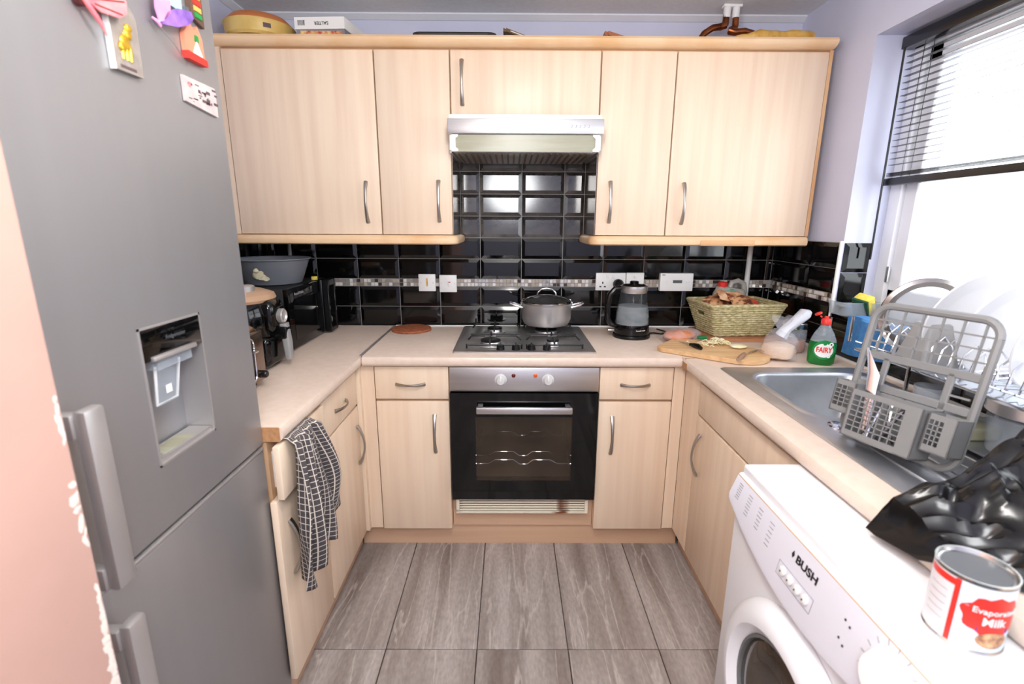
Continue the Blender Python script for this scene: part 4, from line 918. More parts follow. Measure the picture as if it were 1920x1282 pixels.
# ------------------------------------------------------------------ basket and its packets
BX, BY, BR = .98, -.215, math.radians(6)
bk = thing('wicker_basket', 'rectangular seagrass basket full of food packets in the corner', 'basket', (BX, BY, WT + .019), BR)
bm = BM(); NR = 13; hh = .135
def bring(k, n=10):
    q = k / NR; w2 = .130 + .042 * q; d2 = .088 + .036 * q
    return rrect(-w2, w2, -d2, d2, .012, .006 + hh * q, 3)
for k in range(NR):
    pts = bring(k); M_ = len(pts); dense = []
    for i in range(M_):
        a = Vector(pts[i]); b = Vector(pts[(i + 1) % M_]); s = max(1, int((b - a).length / .012))
        dense += [a.lerp(b, j / s) for j in range(s)]
    if k in (8, 9): # handle hole on the left end
        st = max(range(len(dense)), key=lambda i: dense[i].x); dense = dense[st:] + dense[:st]
        run = []; runs = []
        for p in dense + [dense[0]]:
            if p.x < -.12 and abs(p.y) < .034:
                if len(run) > 1: runs.append(run)
                run = []
            else: run.append(p)
        if len(run) > 1: runs.append(run)
    else: runs = [dense + [dense[0]]]
    for r_ in runs: tube(bm, [p + Vector((0, 0, .0012 * math.sin(i * 2.1 + k))) for i, p in enumerate(r_)], [.0062 + .0008 * math.sin(i * 1.9 + k) for i in range(len(r_))], 6)
part('woven_side', bm, 'wick', bk, local=True)
pts = bring(NR); part('rim', tube(BM(), [Vector(p) for p in pts + pts[:1]], .0085, 8), 'wick', bk, local=True)
part('base', loft(BM(), [rrect(-.126, .126, -.086, .086, .018, .001, 3), rrect(-.126, .126, -.086, .086, .018, .008, 3)]), 'wick', bk, local=True)
def packet(label, m_, dx, dy, dz, sx, sy, sz, rx, ry, rz, seed):
    bm = BM(); n = 12; G = []
    for i in range(n + 1):
        for_j = []
        for j in range(n + 1):
            u, v = i / n * 2 - 1, j / n * 2 - 1
            for_j.append((u, v, (1 - u ** 4) * (1 - v ** 2) ** .6))
        G.append(for_j)
    top = [[bm.verts.new((u * sx, v * sy, h * sz)) for u, v, h in r] for r in G]; bot = [[bm.verts.new((u * sx, v * sy, -h * sz - .0004)) for u, v, h in r] for r in G]
    for i in range(n):
        for j in range(n):
            bm.faces.new((top[i][j], top[i + 1][j], top[i + 1][j + 1], top[i][j + 1])); bm.faces.new((bot[i][j], bot[i][j + 1], bot[i + 1][j + 1], bot[i + 1][j]))
    jig(bm, .006, 45, seed)
    c, s = math.cos(BR), math.sin(BR)
    o = bpy.data.objects.new('food_packet', finish(bm, 'food_packet', M[m_])); COL.objects.link(o)
    o.location = (BX + dx * c - dy * s, BY + dx * s + dy * c, WT + .019 + dz); o.rotation_euler = (rx, ry, rz + BR); tag(o, label, 'packet', 'packets in the seagrass basket')
packet('brown packet slanting at the left of the basket', 'pktbrown', -.075, .01, .145, .06, .045, .012, .5, -.25, .3, 1)
packet('peach packet on top of the basket heap', 'pktpeach', -.035, -.02, .172, .055, .042, .012, .45, .1, -.2, 2)
packet('striped brown packet at the front of the basket', 'pktbrown', .0, -.045, .155, .065, .04, .012, .65, .15, .15, 3)
packet('teal packet standing in the middle of the basket', 'pktteal', .012, .03, .165, .035, .03, .01, .9, .3, -.3, 4)
packet('red packet lying low in the right of the basket', 'pktred', .065, -.02, .14, .04, .035, .013, .4, 0, .2, 5)
packet('violet and red packet behind the basket handle hole', 'pktviolet', -.118, .0, .085, .03, .045, .01, 0, PI / 2 - .2, 0, 6)
packet('pink packet in the back left of the basket', 'pktpink', -.11, .035, .142, .025, .02, .012, .6, -.3, .5, 7)
packet('pale wrapper in the bottom of the basket', 'pktpeach', .03, 0, .075, .10, .075, .03, 0, 0, 0, 8)
# plastic bottle lying behind, onion
mb = thing('plastic_bottle', 'milky plastic bottle with red cap behind the basket', 'bottle', (1.02, -.06, WT))
part('body', loft(BM(), [rrect(.945, 1.095, -.085, -.022, .025, WT + .002), rrect(.94, 1.10, -.088, -.022, .025, WT + .14), rrect(.945, 1.10, -.085, -.022, .025, WT + .18), rrect(.955, 1.09, -.08, -.026, .024, WT + .20), rrect(.96, 1.01, -.072, -.034, .016, WT + .212)]), 'milky', mb)
part('handle', tube(BM(), [(1.02, -.053, WT + .20), (1.03, -.053, WT + .232), (1.06, -.053, WT + .24), (1.088, -.053, WT + .225), (1.095, -.053, WT + .18)], .013, 10), 'milky', mb)
part('cap', lathe(BM(), [(.021, .21), (.021, .232), (.018, .235)], (.985, -.053, WT), 20), 'red', mb)
bm = BM(); bmesh.ops.create_uvsphere(bm, u_segments=20, v_segments=14, radius=.045, matrix=Matrix.Translation((1.165, -.10, WT + .045))); tube(bm, [(1.165, -.10, WT + .086), (1.166, -.10, WT + .10)], [.008, .003], 8)
for v in bm.verts: v.co.z = WT + (v.co.z - WT) * 1.0
on = thing('brown_pot', 'brown ceramic pot behind the basket in the corner', 'pot', (1.188, -.078, WT)); part('pot', lathe(BM(), [(.035, 0), (.048, .03), (.049, .12), (.04, .135), (.02, .15)], (1.188, -.078, WT), 24), 'tublid', on); bm.free()
jr = thing('glass_jar', 'clear glass jar with steel lid in the corner left of the basket', 'jar', (.905, -.055, WT))
part('glass', lathe(BM(), [(.036, .001), (.04, .01), (.04, .12), (.036, .13)], (.905, -.055, WT), 24), 'clear', jr); part('lid', lathe(BM(), [(.039, .128), (.039, .145), (.036, .147)], (.905, -.055, WT), 24), 'tin', jr)

# ------------------------------------------------------------------ chopping boards, knives, onion
cb = thing('chopping_board', 'round-ended wooden chopping board with onion by the sink', 'board', (.77, -.56, WT))
bz = WT + .002
pts = []
c0, dr_ = Vector((.765, -.545)), math.radians(-38)
def bd(a, b): return (c0.x + a * math.cos(dr_) - b * math.sin(dr_), c0.y + a * math.sin(dr_) + b * math.cos(dr_))
raw = [(-.19, -.105), (-.20, -.09), (-.195, .10), (-.18, .112)] + [(.09 + .115 * math.cos(a), .115 * math.sin(a)) for a in [PI / 2 - PI * k / 14 for k in range(15)]] + [(-.17, -.112)]
raw = [(a, b) for a, b in raw]
poly = [bd(a, b) for a, b in raw]
part('board', loft(BM(), [[(x, y, bz) for x, y in poly], [(x, y, bz + .018) for x, y in poly]]), 'board', cb)
single('serving_board', loft(BM(), [rrect(.815, 1.165, -.345, -.08, .03, WT + .001), rrect(.815, 1.165, -.345, -.08, .03, WT + .0165)]), 'board2', 'reddish wooden board under the seagrass basket', 'board', (1.0, -.2, WT))
BZ = bz + .0185
bm = BM()
for k in range(90):
    x, y = .805 + random.gauss(0, .028), -.475 + random.gauss(0, .018); a = random.uniform(0, PI); L_ = random.uniform(.012, .03); z = BZ + random.uniform(.002, .026) * max(0, 1 - abs(x - .81) / .06)
    tube(bm, [(x - L_ * math.cos(a) / 2, y - L_ * math.sin(a) / 2, z + .002), (x, y, z + .006), (x + L_ * math.cos(a) / 2, y + L_ * math.sin(a) / 2, z + .002)], [.0015, .0026, .0015], 5)
single('chopped_onion', bm, 'onion', 'heap of chopped white onion on the chopping board', 'onion', (.80, -.48, BZ), kind='stuff')
bm = BM(); bmesh.ops.create_uvsphere(bm, u_segments=20, v_segments=12, radius=1, matrix=Matrix.Translation((.868, -.535, BZ + .008)) @ Matrix.Rotation(.15, 4, 'Z') @ Matrix.Diagonal((.034, .024, .008, 1)))
single('onion_half', bm, 'onion', 'cut onion half on the chopping board', 'onion', (.868, -.535, BZ))
kn = thing('black_knife', 'small knife with black handle on the chopping board', 'knife', (.70, -.53, BZ))
part('handle', tube(BM(), [(.70, -.575, BZ + .009), (.697, -.55, BZ + .011), (.69, -.52, BZ + .009), (.683, -.50, BZ + .007)], [.007, .0105, .009, .006], 8), 'black', kn)
part('blade', loft(BM(), [[(.680, -.503, BZ + .002), (.686, -.50, BZ + .002), (.686, -.50, BZ + .012), (.680, -.503, BZ + .012)], [(.655, -.44, BZ + .004), (.656, -.44, BZ + .004), (.656, -.44, BZ + .006), (.655, -.44, BZ + .006)]]), 'steel', kn)
k2 = thing('wooden_handled_knife', 'knife with worn wooden handle at the board edge', 'knife', (.83, -.65, BZ))
part('handle', tube(BM(), [(.775, -.735, BZ + .007), (.80, -.70, BZ + .008), (.835, -.655, BZ + .008)], [.006, .008, .007], 8, 1.2), 'brownknife', k2)
part('blade', loft(BM(), [[(.831, -.66, BZ + .004), (.842, -.65, BZ + .004), (.842, -.65, BZ + .006), (.831, -.66, BZ + .006)], [(.885, -.602, BZ + .003), (.912, -.592, BZ + .003), (.912, -.592, BZ + .005), (.885, -.602, BZ + .005)], [(.935, -.56, BZ + .002), (.939, -.557, BZ + .002), (.939, -.557, BZ + .004), (.935, -.56, BZ + .004)]]), 'steel', k2)
# lentil bag
lg = thing('lentil_bag', 'clear bag of orange lentils right of the kettle', 'bag', (.70, -.31, WT))
bm = BM(); bmesh.ops.create_uvsphere(bm, u_segments=28, v_segments=16, radius=1, matrix=Matrix.Translation((.70, -.32, WT + .026)) @ Matrix.Rotation(.5, 4, 'Z') @ Matrix.Diagonal((.085, .055, .0265, 1))); jig(bm, .006, 30)
part('lentils', bm, 'lentil', lg)
bm = BM(); bmesh.ops.create_uvsphere(bm, u_segments=28, v_segments=16, radius=1, matrix=Matrix.Translation((.712, -.312, WT + .028)) @ Matrix.Rotation(.5, 4, 'Z') @ Matrix.Diagonal((.105, .06, .029, 1))); jig(bm, .009, 28, 3)
for v in bm.verts: v.co.z = max(v.co.z, WT + .001)
part('film', bm, 'film', lg)
part('clip', box(BM(), .765, .805, -.375, -.355, WT + .02, WT + .032, .003), 'greencl', lg, label='green bag clip')

# ------------------------------------------------------------------ tied bag of grain, jar, washing-up liquid
GX, GY = .985, -.615
gb = thing('tied_plastic_bag', 'tied clear plastic bag of pale grain beside the washing-up liquid', 'bag', (GX, GY, WT))
bm = lathe(BM(), [(.03, .001), (.056, .012), (.06, .035), (.052, .055), (.03, .062)], (GX, GY, WT), 28); jig(bm, .006, 30); part('grain', bm, 'rice', gb)
bm = lathe(BM(), [(.04, .001), (.062, .012), (.066, .04), (.06, .07), (.045, .095), (.025, .112), (.014, .12), (.02, .135), (.035, .155), (.038, .165)], (GX, GY, WT), 32, cap1=False)
jig(bm, .014, 38, 2)
for v in bm.verts: v.co.z = max(v.co.z, WT + .001)
part('film', bm, 'film', gb)
bm = tube(BM(), [(GX + .002, GY, WT + .09), (GX + .02, GY - .004, WT + .12), (GX + .05, GY - .005, WT + .15), (GX + .085, GY, WT + .178), (GX + .10, GY, WT + .182)], [.022, .018, .02, .022, .012], 12, 1.3); jig(bm, .004, 50); part('twisted_top', bm, 'film2', gb)
gj = thing('glass_jar', 'clear jar with ribbed steel lid behind the tied bag', 'jar', (1.105, -.50, WT))
part('glass', lathe(BM(), [(.04, .001), (.046, .01), (.046, .09), (.04, .10)], (1.105, -.50, WT), 28), 'clear', gj); part('contents', lathe(BM(), [(.038, .003), (.043, .01), (.043, .05)], (1.105, -.50, WT), 24), 'tublid', gj)
part('lid', lathe(BM(), [(.044, .098), (.045, .10), (.044, .106), (.045, .112), (.044, .12), (.042, .122)], (1.105, -.50, WT), 28), 'tin', gj)
# bottle: flat-sided, faces the camera
ang = math.atan2(-2.46 + .69, -.058 - 1.105) + PI / 2 + .12
fb = thing('washing_up_bottle', 'green washing-up liquid bottle with red flip cap by the sink', 'bottle', (1.105, -.69, WT), ang)
def ell(a, b, z, n=28): return [(a * math.cos(2 * PI * k / n), b * math.sin(2 * PI * k / n), z) for k in range(n)]
PF = [(.036, .022, .001), (.044, .026, .008), (.0455, .027, .05), (.045, .027, .075), (.040, .025, .098), (.031, .021, .12), (.021, .016, .138), (.0145, .0135, .15), (.0135, .0135, .158)]
part('bottle_shell', loft(BM(), [ell(.0425, .026, .0885)] + [ell(*p) for p in PF[4:]]), 'clear', fb, local=True)
part('liquid', loft(BM(), [ell(*p) for p in PF[:4]] + [ell(.0426, .0261, .088)]), 'green', fb, local=True)
cpz = part('cap', lathe(BM(), [(.0165, .152), (.0165, .168), (.014, .172), (.008, .174), (.007, .181)], (0, 0, 0), 24), 'red', fb, local=True)
bm = lathe(BM(), [(.0005, 0), (.012, 0), (.0125, .006), (.009, .008)], (0, 0, 0), 18); xf(bm, Matrix.Translation((-.026, 0, .186)) @ Matrix.Rotation(-.5, 4, 'Y')); tube(bm, [(-.015, 0, .176), (-.021, 0, .182)], .003, 6); part('flip_lid', bm, 'red', cpz, local=True)
def on_bottle(bm, eps):
    for v in bm.verts:
        x, z = v.co.x, v.co.y; a = .0456; b = .0272; v.co = Vector((x, -b * math.sqrt(max(0, 1 - (x / a) ** 2)) - eps - v.co.z, z))
    return bm
def disc(cx, cz, rx, rz, n=28, rings=5):
    bm = BM(); prev = None; c = bm.verts.new((cx, cz, 0))
    for r in range(1, rings + 1):
        cur = [bm.verts.new((cx + rx * r / rings * math.cos(2 * PI * k / n), cz + rz * r / rings * math.sin(2 * PI * k / n), 0)) for k in range(n)]
        for k in range(n):
            if prev: bm.faces.new((prev[k], prev[(k + 1) % n], cur[(k + 1) % n], cur[k]))
            else: bm.faces.new((c, cur[(k + 1) % n], cur[k]))
        prev = cur
    return bm
part('green_label', on_bottle(disc(.004, .060, .036, .036, 36, 10), .0008), 'greenlab', fb, local=True)
part('white_label', on_bottle(disc(.003, .058, .030, .026, 36, 10), .0034), 'whitelab', fb, local=True)
part('lettering', on_bottle(xf(text_bm('FAIRY', .0205, .0003, .0006), Matrix.Translation((.003, .060, 0)) @ Matrix.Diagonal((.95, 1.3, 1, 1))), .0044), 'red', fb, local=True, smooth=False)
part('emblem', on_bottle(disc(.024, .082, .0075, .0075, 14, 4), .0044), 'whitelab', fb, local=True); part('emblem_mark', on_bottle(disc(.024, .082, .003, .003, 10, 2), .005), 'ink', fb, local=True)
bm = BM()
for k in range(5): a = PI / 2 + 2 * PI * k / 5; t_ = disc(.020 + .0035 * math.cos(a), .037 + .0035 * math.sin(a), .0026, .0026, 8, 1); t_m = bpy.data.meshes.new('t'); t_.to_mesh(t_m); bm.from_mesh(t_m); t_.free(); bpy.data.meshes.remove(t_m)
part('flower', on_bottle(bm, .0044), 'whitelab', fb, local=True); part('green_leaf', on_bottle(disc(.004, .083, .006, .005, 10, 2), .0044), 'greenlab', fb, local=True)

# ------------------------------------------------------------------ sill tray, sponge, cloth
tr = thing('sill_tray', 'clear shallow plastic tub on the window ledge', 'tub', (1.31, -.56, SILL + .006))
bm = loft(BM(), [rrect(1.225, 1.355, -.605, -.505, .018, SILL + .007), rrect(1.215, 1.37, -.615, -.50, .02, SILL + .058), rrect(1.211, 1.374, -.619, -.50, .02, SILL + .058), rrect(1.211, 1.374, -.619, -.50, .02, SILL + .061), rrect(1.218, 1.367, -.612, -.503, .018, SILL + .060), rrect(1.228, 1.352, -.602, -.508, .016, SILL + .009)])
part('tub', bm, 'clear', tr)
sp = thing('sponge', 'yellow sponge with green scourer in the plastic tub', 'sponge', (1.33, -.57, SILL + .02), rot=(.2, -.55, .3))
part('foam', box(BM(), -.018, .018, -.03, .03, .0, .075, .005), 'yellow', sp, local=True); part('scourer', box(BM(), -.028, -.018, -.03, .03, .0, .075, .003), 'scour', sp, local=True)
bm = BM(); G = []; NS, NT = 22, 26
for i in range(NS + 1):
    r_ = []
    for j in range(NT + 1):
        s, t_ = i / NS, j / NT; y = -.625 - .25 * s - .015 * t_ * math.sin(5 * s)
        if t_ < .25: q = t_ / .25; x = XR + .03 - .05 * q; z = SILL + .012 + .004 * math.sin(9 * s) + .002
        else: q = (t_ - .25) / .75; x = XR - .022 - .012 * q + .007 * math.sin(s * 12 + 2 * q); z = SILL + .012 - (.140 - .02 * s) * q
        r_.append(bm.verts.new((x, y, z)))
    G.append(r_)
for i in range(NS):
    for j in range(NT): bm.faces.new((G[i][j], G[i + 1][j], G[i + 1][j + 1], G[i][j + 1]))
o = single('blue_cloth', bm, 'bluec', 'blue dishcloth draped over the window ledge behind the sink', 'cloth', (XR - .03, -.76, SILL - .1)); o.modifiers.new('thick', 'SOLIDIFY').thickness = .003

# ------------------------------------------------------------------ grey plastic rack with cutlery baskets
RA = math.atan2(-.22, .085); LEAN = math.radians(-11)
rk = thing('cutlery_rack', 'upright grey plastic rack with cutlery baskets on the drainer', 'rack', (.765, -1.325, zt + .006), rot=None)
# local frame: x along the panel (0..W), z up, -y towards the camera side; tilt back about x
rk.rotation_euler = (Matrix.Rotation(RA, 4, 'Z') @ Matrix.Rotation(LEAN, 4, 'X')).to_euler()
W_, H_ = .238, .318
fr_ = [(r, z) for r, z, _ in rrect(0, W_, 0, H_, .035, 0, 6)]
bm = tube(BM(), [(x, 0, z) for x, z in fr_ + fr_[:1]], .0085, 8, 1.0, False); part('outer_frame', bm, 'rackgrey', rk, local=True)
for z in (.20, .128): part('cross_bar', box(BM(), .006, W_ - .006, -.004, .004, z - .009, z + .009, .002, 1), 'rackgrey', rk, local=True)
for x in (.055, W_ - .055): part('upright_bar', box(BM(), x - .007, x + .007, -.004, .004, .02, .2, .002, 1), 'rackgrey', rk, local=True)
for k in range(6): x = .025 + k * (W_ - .05) / 5; part('grid_bar', box(BM(), x - .0018, x + .0018, -.0025, .0025, .205, H_ - .006), 'rackgrey', rk, local=True)
for k in range(3): z = .232 + k * .026; part('grid_bar', box(BM(), .008, W_ - .008, -.0025, .0025, z - .0018, z + .0018), 'rackgrey', rk, local=True)
for s in (0, 1):
    for k in range(5): z = .05 + k * .026; part('grid_bar', box(BM(), .008 + s * (W_ - .063), .05 + s * (W_ - .063), -.0025, .0025, z - .002, z + .002), 'rackgrey', rk, local=True)
def lbasket(x0, x1, y0, y1, z0, z1, nx, nz, gx0, gx1):
    """grid front facing -y, solid corners"""
    bm = BM(); t_ = .003
    box(bm, x0, x1, y0, y1, z0, z0 + t_); box(bm, x0, x0 + t_, y0, y1, z0, z1); box(bm, x1 - t_, x1, y0, y1, z0, z1); box(bm, x0, x1, y1 - t_, y1, z0, z1)
    gz0, gz1 = z0 + .015, z1 - .012
    for a in ((x0, gx0, z0, z1), (gx1, x1, z0, z1), (gx0, gx1, z0, gz0), (gx0, gx1, gz1, z1)): box(bm, a[0], a[1], y0, y0 + t_, a[2], a[3])
    for k in range(1, nx): x = gx0 + (gx1 - gx0) * k / nx; box(bm, x - .0011, x + .0011, y0, y0 + t_, gz0, gz1)
    for k in range(1, nz): z = gz0 + (gz1 - gz0) * k / nz; box(bm, gx0, gx1, y0, y0 + t_, z - .0011, z + .0011)
    return bm
mb_ = part('cutlery_basket', lbasket(.045, .192, -.075, -.006, .008, .118, 7, 7, .053, .160), 'rackgrey', rk, local=True, smooth=False)
part('small_basket', lbasket(-.012, .036, -.05, -.006, .05, .128, 3, 5, -.008, .030), 'rackgrey', rk, local=True, smooth=False)
part('small_basket', lbasket(.196, .246, -.062, -.006, .035, .115, 3, 5, .20, .225), 'rackgrey', rk, local=True, smooth=False)
def rack_pt(x, y, z): return rk.matrix_basis @ Vector((x, y, z))
bpy.context.view_layer.update()
def utensil(name, label, m_, pl, rad, cat):
    bm = tube(BM(), [rack_pt(*p) for p in pl], rad, 8, 1.6); return single(name, bm, m_, label, cat, tuple(rack_pt(*pl[0])))
k3 = loft(BM(), [[rack_pt(.066, -.04, .03), rack_pt(.069, -.038, .03), rack_pt(.078, -.036, .03), rack_pt(.075, -.038, .03)], [rack_pt(.046, -.042, .16), rack_pt(.048, -.040, .16), rack_pt(.070, -.036, .158), rack_pt(.068, -.038, .158)], [rack_pt(.030, -.044, .215), rack_pt(.031, -.043, .215), rack_pt(.033, -.042, .214), rack_pt(.032, -.043, .214)]])
single('table_knife', k3, 'chrome', 'steel knife blade sticking up from the grey cutlery basket', 'knife', tuple(rack_pt(.07, -.04, .03)))
for i, (lab, nm, x, tx, z1) in enumerate((('steel fork lying in the left of the cutlery basket', 'fork', .085, .01, .112), ('steel spoon in the middle of the cutlery basket', 'spoon', .11, .03, .108), ('steel teaspoon in the right of the cutlery basket', 'teaspoon', .13, -.02, .10), ('thin steel whisk handle in the cutlery basket', 'whisk', .15, .0, .113))):
    utensil(nm, lab, 'chrome', [(x, -.055 + i * .012, .016), (x + tx * .5, -.045, .06), (x + tx, -.035, z1)], [.006, .0035, .004], nm)

# ------------------------------------------------------------------ two-tier dish rack with crockery
dk = thing('dish_rack', 'two-tier steel dish rack standing under the window', 'dish rack', (1.09, -1.32, zt))
x0, x1, y0, y1, zr = .96, 1.215, -1.585, -1.03, 1.045
for x in (x0, x1):
    for y in (y0, -1.262): part('post', tube(BM(), [(x, y, zt + .001), (x, y, zr)], .005, 8), 'chrome', dk)
    for y in (y0, y1): part('upright', tube(BM(), [(x, y, zr - .004), (x, y, zr + .07)], .004, 8), 'chrome', dk)
part('upper_tray', box(BM(), x0 + .01, x1 - .01, y0 + .01, y1 - .01, zr - .03, zr - .022, .003), 'mirrored', dk)
for z in (zr, zr + .07): part('rail', tube(BM(), [(x0, y0, z), (x1, y0, z), (x1, y0, z), (x1, y1, z), (x1, y1, z), (x0, y1, z), (x0, y1, z), (x0, y0, z)], .004, 6), 'chrome', dk)
bm = BM()
for k in range(18): y = y0 + .03 + k * .0295; tube(bm, [(x0, y, zr), (x0 + .04, y, zr - .012), (x0 + .05, y, zr + .035), (x0 + .075, y, zr + .06), (x0 + .10, y, zr + .035), (x0 + .11, y, zr - .012), (x1, y, zr)], .0025, 5)
part('plate_wires', bm, 'chrome', dk, kind='stuff')
part('lower_tray', box(BM(), x0 + .01, x1 - .01, y0 + .01, -1.262, zt + .012, zt + .018, .003), 'sink', dk)
def plate_(label, y, r, m_='plate', tilt=.28, dx=0):
    t = thing('dinner_plate', label, 'plate', (1.115 + dx, y, zr - .018), rot=(PI / 2 + tilt, 0, .0), group='plates in the dish rack')
    part('plate', lathe(BM(), [(.02, .0), (r * .6, .0), (r * .68, .004), (r, .016), (r + .001, .018), (r - .002, .0195), (r * .66, .008), (r * .58, .005)], (0, r, 0), 40), m_, t, local=True); return t
plate_('large white plate standing farthest back in the dish rack', -1.20, .13)
plate_('large white plate standing in the middle of the dish rack', -1.30, .125)
plate_('large white plate standing nearest in the dish rack', -1.42, .12)
rp_ = thing('steel_platter', 'round steel platter rim standing behind the grey rack', 'platter', (1.10, -1.10, zr - .018), rot=(PI / 2 + .12, 0, -.35))
part('rim', lathe(BM(), [(.084, .0), (.10, .0), (.108, .006), (.108, .012), (.098, .016), (.084, .012)], (0, .108, 0), 44, cap0=False, cap1=False), 'platter', rp_, local=True)
part('disc', lathe(BM(), [(.02, .004), (.086, .004), (.086, .008), (.02, .008)], (0, .108, 0), 44), 'clear', rp_, local=True)
cu = thing('upturned_tub', 'grey upturned plastic container in the dish rack', 'container', (1.03, -1.22, zr - .02))
part('tub', loft(BM(), [rrect(.985, 1.085, -1.27, -1.165, .012, zr - .019), rrect(1.005, 1.065, -1.25, -1.19, .01, zr + .085), rrect(1.008, 1.062, -1.247, -1.193, .01, zr + .088)]), 'greyp', cu)
gl = thing('glass_bowl', 'ribbed clear glass bowl under the dish rack tray', 'bowl', (1.05, -1.50, zt + .019))
part('bowl', lathe(BM(), [(.05, .001)] + [(.062 + .0015 * (k % 2) + .0009 * k, .008 + k * .008) for k in range(11)] + [(.06, .095)], (1.04, -1.50, zt + .019), 36), 'clear', gl)
st = thing('steel_pan', 'shallow steel pan upturned on the glass bowl', 'pan', (1.05, -1.50, zt + .115))
part('pan', lathe(BM(), [(.074, .0), (.078, .003), (.076, .026), (.07, .03)], (1.04, -1.50, zt + .1145), 36), 'steel', st)
sb = single('soap_box', box(BM(), .98, 1.075, -1.42, -1.34, zt + .019, zt + .05, .008, 3), 'visor', 'pale green plastic box lying in the lower rack', 'box', (1.03, -1.34, zt + .019))
mg = thing('glass_tumbler', 'clear glass tumbler standing in the lower rack', 'glass', (1.0, -1.29, zt + .019)); part('glass', lathe(BM(), [(.026, .001), (.03, .01), (.034, .09), (.032, .09), (.028, .012)], (1.0, -1.29, zt + .019), 24), 'clear', mg)

# ------------------------------------------------------------------ washing machine
WY0, WYE = -1.995, -1.395; WC = (WY0 + WYE) / 2
wm = thing('washing_machine', 'white front-loading washing machine under the right worktop', 'washing machine', (.78, WC, 0))
part('cabinet', box(BM(), .49, 1.06, WY0, WYE, .015, .80, .006), 'enamel', wm)
part('top', box(BM(), .499, 1.06, WY0 - .002, WYE + .002, .797, .826, .007, 3), 'enamel', wm)
secs = []
for k in range(25):
    q = k / 24 * 2 - 1; y = WC + q * .3; zb = .655 + .072 * q * q
    secs.append([(.492, y, zb - .004), (.484, y, zb), (.468 + .004 * q * q, y, zb + .010), (.468 + .004 * q * q, y, zb + .025), (.489, y, .800), (.495, y, .804), (.52, y, .804), (.52, y, zb)])
part('grime_line', box(BM(), .4885, .4995, WY0, WYE, .7985, .8005), 'woodedge', wm, label='thin brown grime line under the top')
cpn = part('control_panel', loft(BM(), secs), 'panelw', wm)
def on_panel(y, s):            # s: 0 at panel bottom, 1 at top
    q = (y - WC) / .3; zb = .655 + .072 * q * q; z = zb + .025 + (.800 - zb - .025) * s; x = .468 + .004 * q * q + (.489 - .468 - .004 * q * q) * s; return Vector((x, y, z))
def panel_mtx(y, s):
    o = on_panel(y, s); up = (on_panel(y, s + .1) - on_panel(y, s - .1)); return face_mtx(o + Vector((-.0006, 0, 0)), (0, -1, 0), up)
def ptext(sx, y, s, size, m_='ink', bold=0): part('lettering', xf(text_bm(sx, size, .0003, bold), panel_mtx(y, s)), m_, cpn, smooth=False)
part('lettering', xf(text_bm('BUSH', .024, .0003, .0007), panel_mtx(-1.69, .72) @ Matrix.Diagonal((1.12, .9, 1, 1))), 'ink', cpn, smooth=False)
bm = BM(); prism(bm, [(-.004, 0), (0, -.007), (.004, 0), (0, .008)], 0, .0006, 'z'); part('logo_mark', xf(bm, panel_mtx(-1.647, .73)), 'ink', cpn)
bm = BM()
for c in range(4):
    for r in range(7 - c // 2):
        t_ = box(BM(), -.006 - random.uniform(0, .004), .008, -.0007, .0007, 0, .0003); tm = bpy.data.meshes.new('t'); xf(t_, panel_mtx(-1.425 - c * .047, .8 - r * .09)); t_.to_mesh(tm); t_.free(); bm.from_mesh(tm); bpy.data.meshes.remove(tm)
part('programme_print', bm, 'print', cpn, kind='stuff')
for k in range(4):
    mt = panel_mtx(-1.636 - k * .0245, .34)
    part('button', xf(lathe(BM(), [(.0095, 0), (.0095, .003), (.007, .0042)], (0, 0, 0), 18), mt), 'white', cpn); part('button_dot', xf(lathe(BM(), [(.0018, .0042), (.0018, .0048)], (-.002, -.002, 0), 8), mt), 'ink', cpn)
bm = BM(); mt = panel_mtx(-1.673, .34)
for a in ((-.055, .055, .014, .0148), (-.055, .055, -.0148, -.014), (-.0555, -.0548, -.0148, .0148), (.0548, .0555, -.0148, .0148)): box(bm, *a, 0, .0004)
part('button_outline', xf(bm, mt), 'print', cpn)
mt = panel_mtx(-1.895, .45); kb = part('programme_dial', xf(lathe(BM(), [(.036, 0), (.035, .012), (.03, .018), (.026, .018)], (0, 0, 0), 32), mt), 'white', cpn)
bm = BM()
for k in range(16): a = 2 * PI * k / 16; t_ = box(BM(), .043, .052, -.0005, .0005, 0, .0003); xf(t_, mt @ Matrix.Rotation(a, 4, 'Z')); tm = bpy.data.meshes.new('t'); t_.to_mesh(tm); t_.free(); bm.from_mesh(tm); bpy.data.meshes.remove(tm)
part('dial_ticks', bm, 'print', cpn, kind='stuff')
for dy, s in ((-1.812, .62), (-1.812, .3), (-1.80, .66), (-1.80, .36)): part('indicator_dot', xf(lathe(BM(), [(.0022, 0), (.0022, .0005)], (0, 0, 0), 10), panel_mtx(dy, s)), 'ink', cpn)
dz_ = .405
dd = part('porthole_door', lathe(BM(), [(.235, .0), (.228, .02), (.205, .036), (.185, .036), (.168, .022), (.160, .004)], (0, 0, 0), 56, cap0=False, cap1=False), 'enamel', wm, local=True)
dd.rotation_euler = (0, -PI / 2, 0); dd.location = Vector((.489, WC, dz_)) - wm.location
gk = part('door_glass', lathe(BM(), [(.162, .006), (.150, .016), (.11, .022), (.03, .012), (.005, .01)], (0, 0, 0), 48, cap0=False), 'drum', dd, local=True)
part('glass_rim', lathe(BM(), [(.168, .006), (.164, .02), (.158, .020), (.156, .008)], (0, 0, 0), 48, cap0=False, cap1=False), 'gasket', dd, local=True)
for y in (WY0 + .05, WYE - .05): part('foot', lathe(BM(), [(.02, 0), (.02, .016)], (.53, y, 0), 12), 'black', wm)
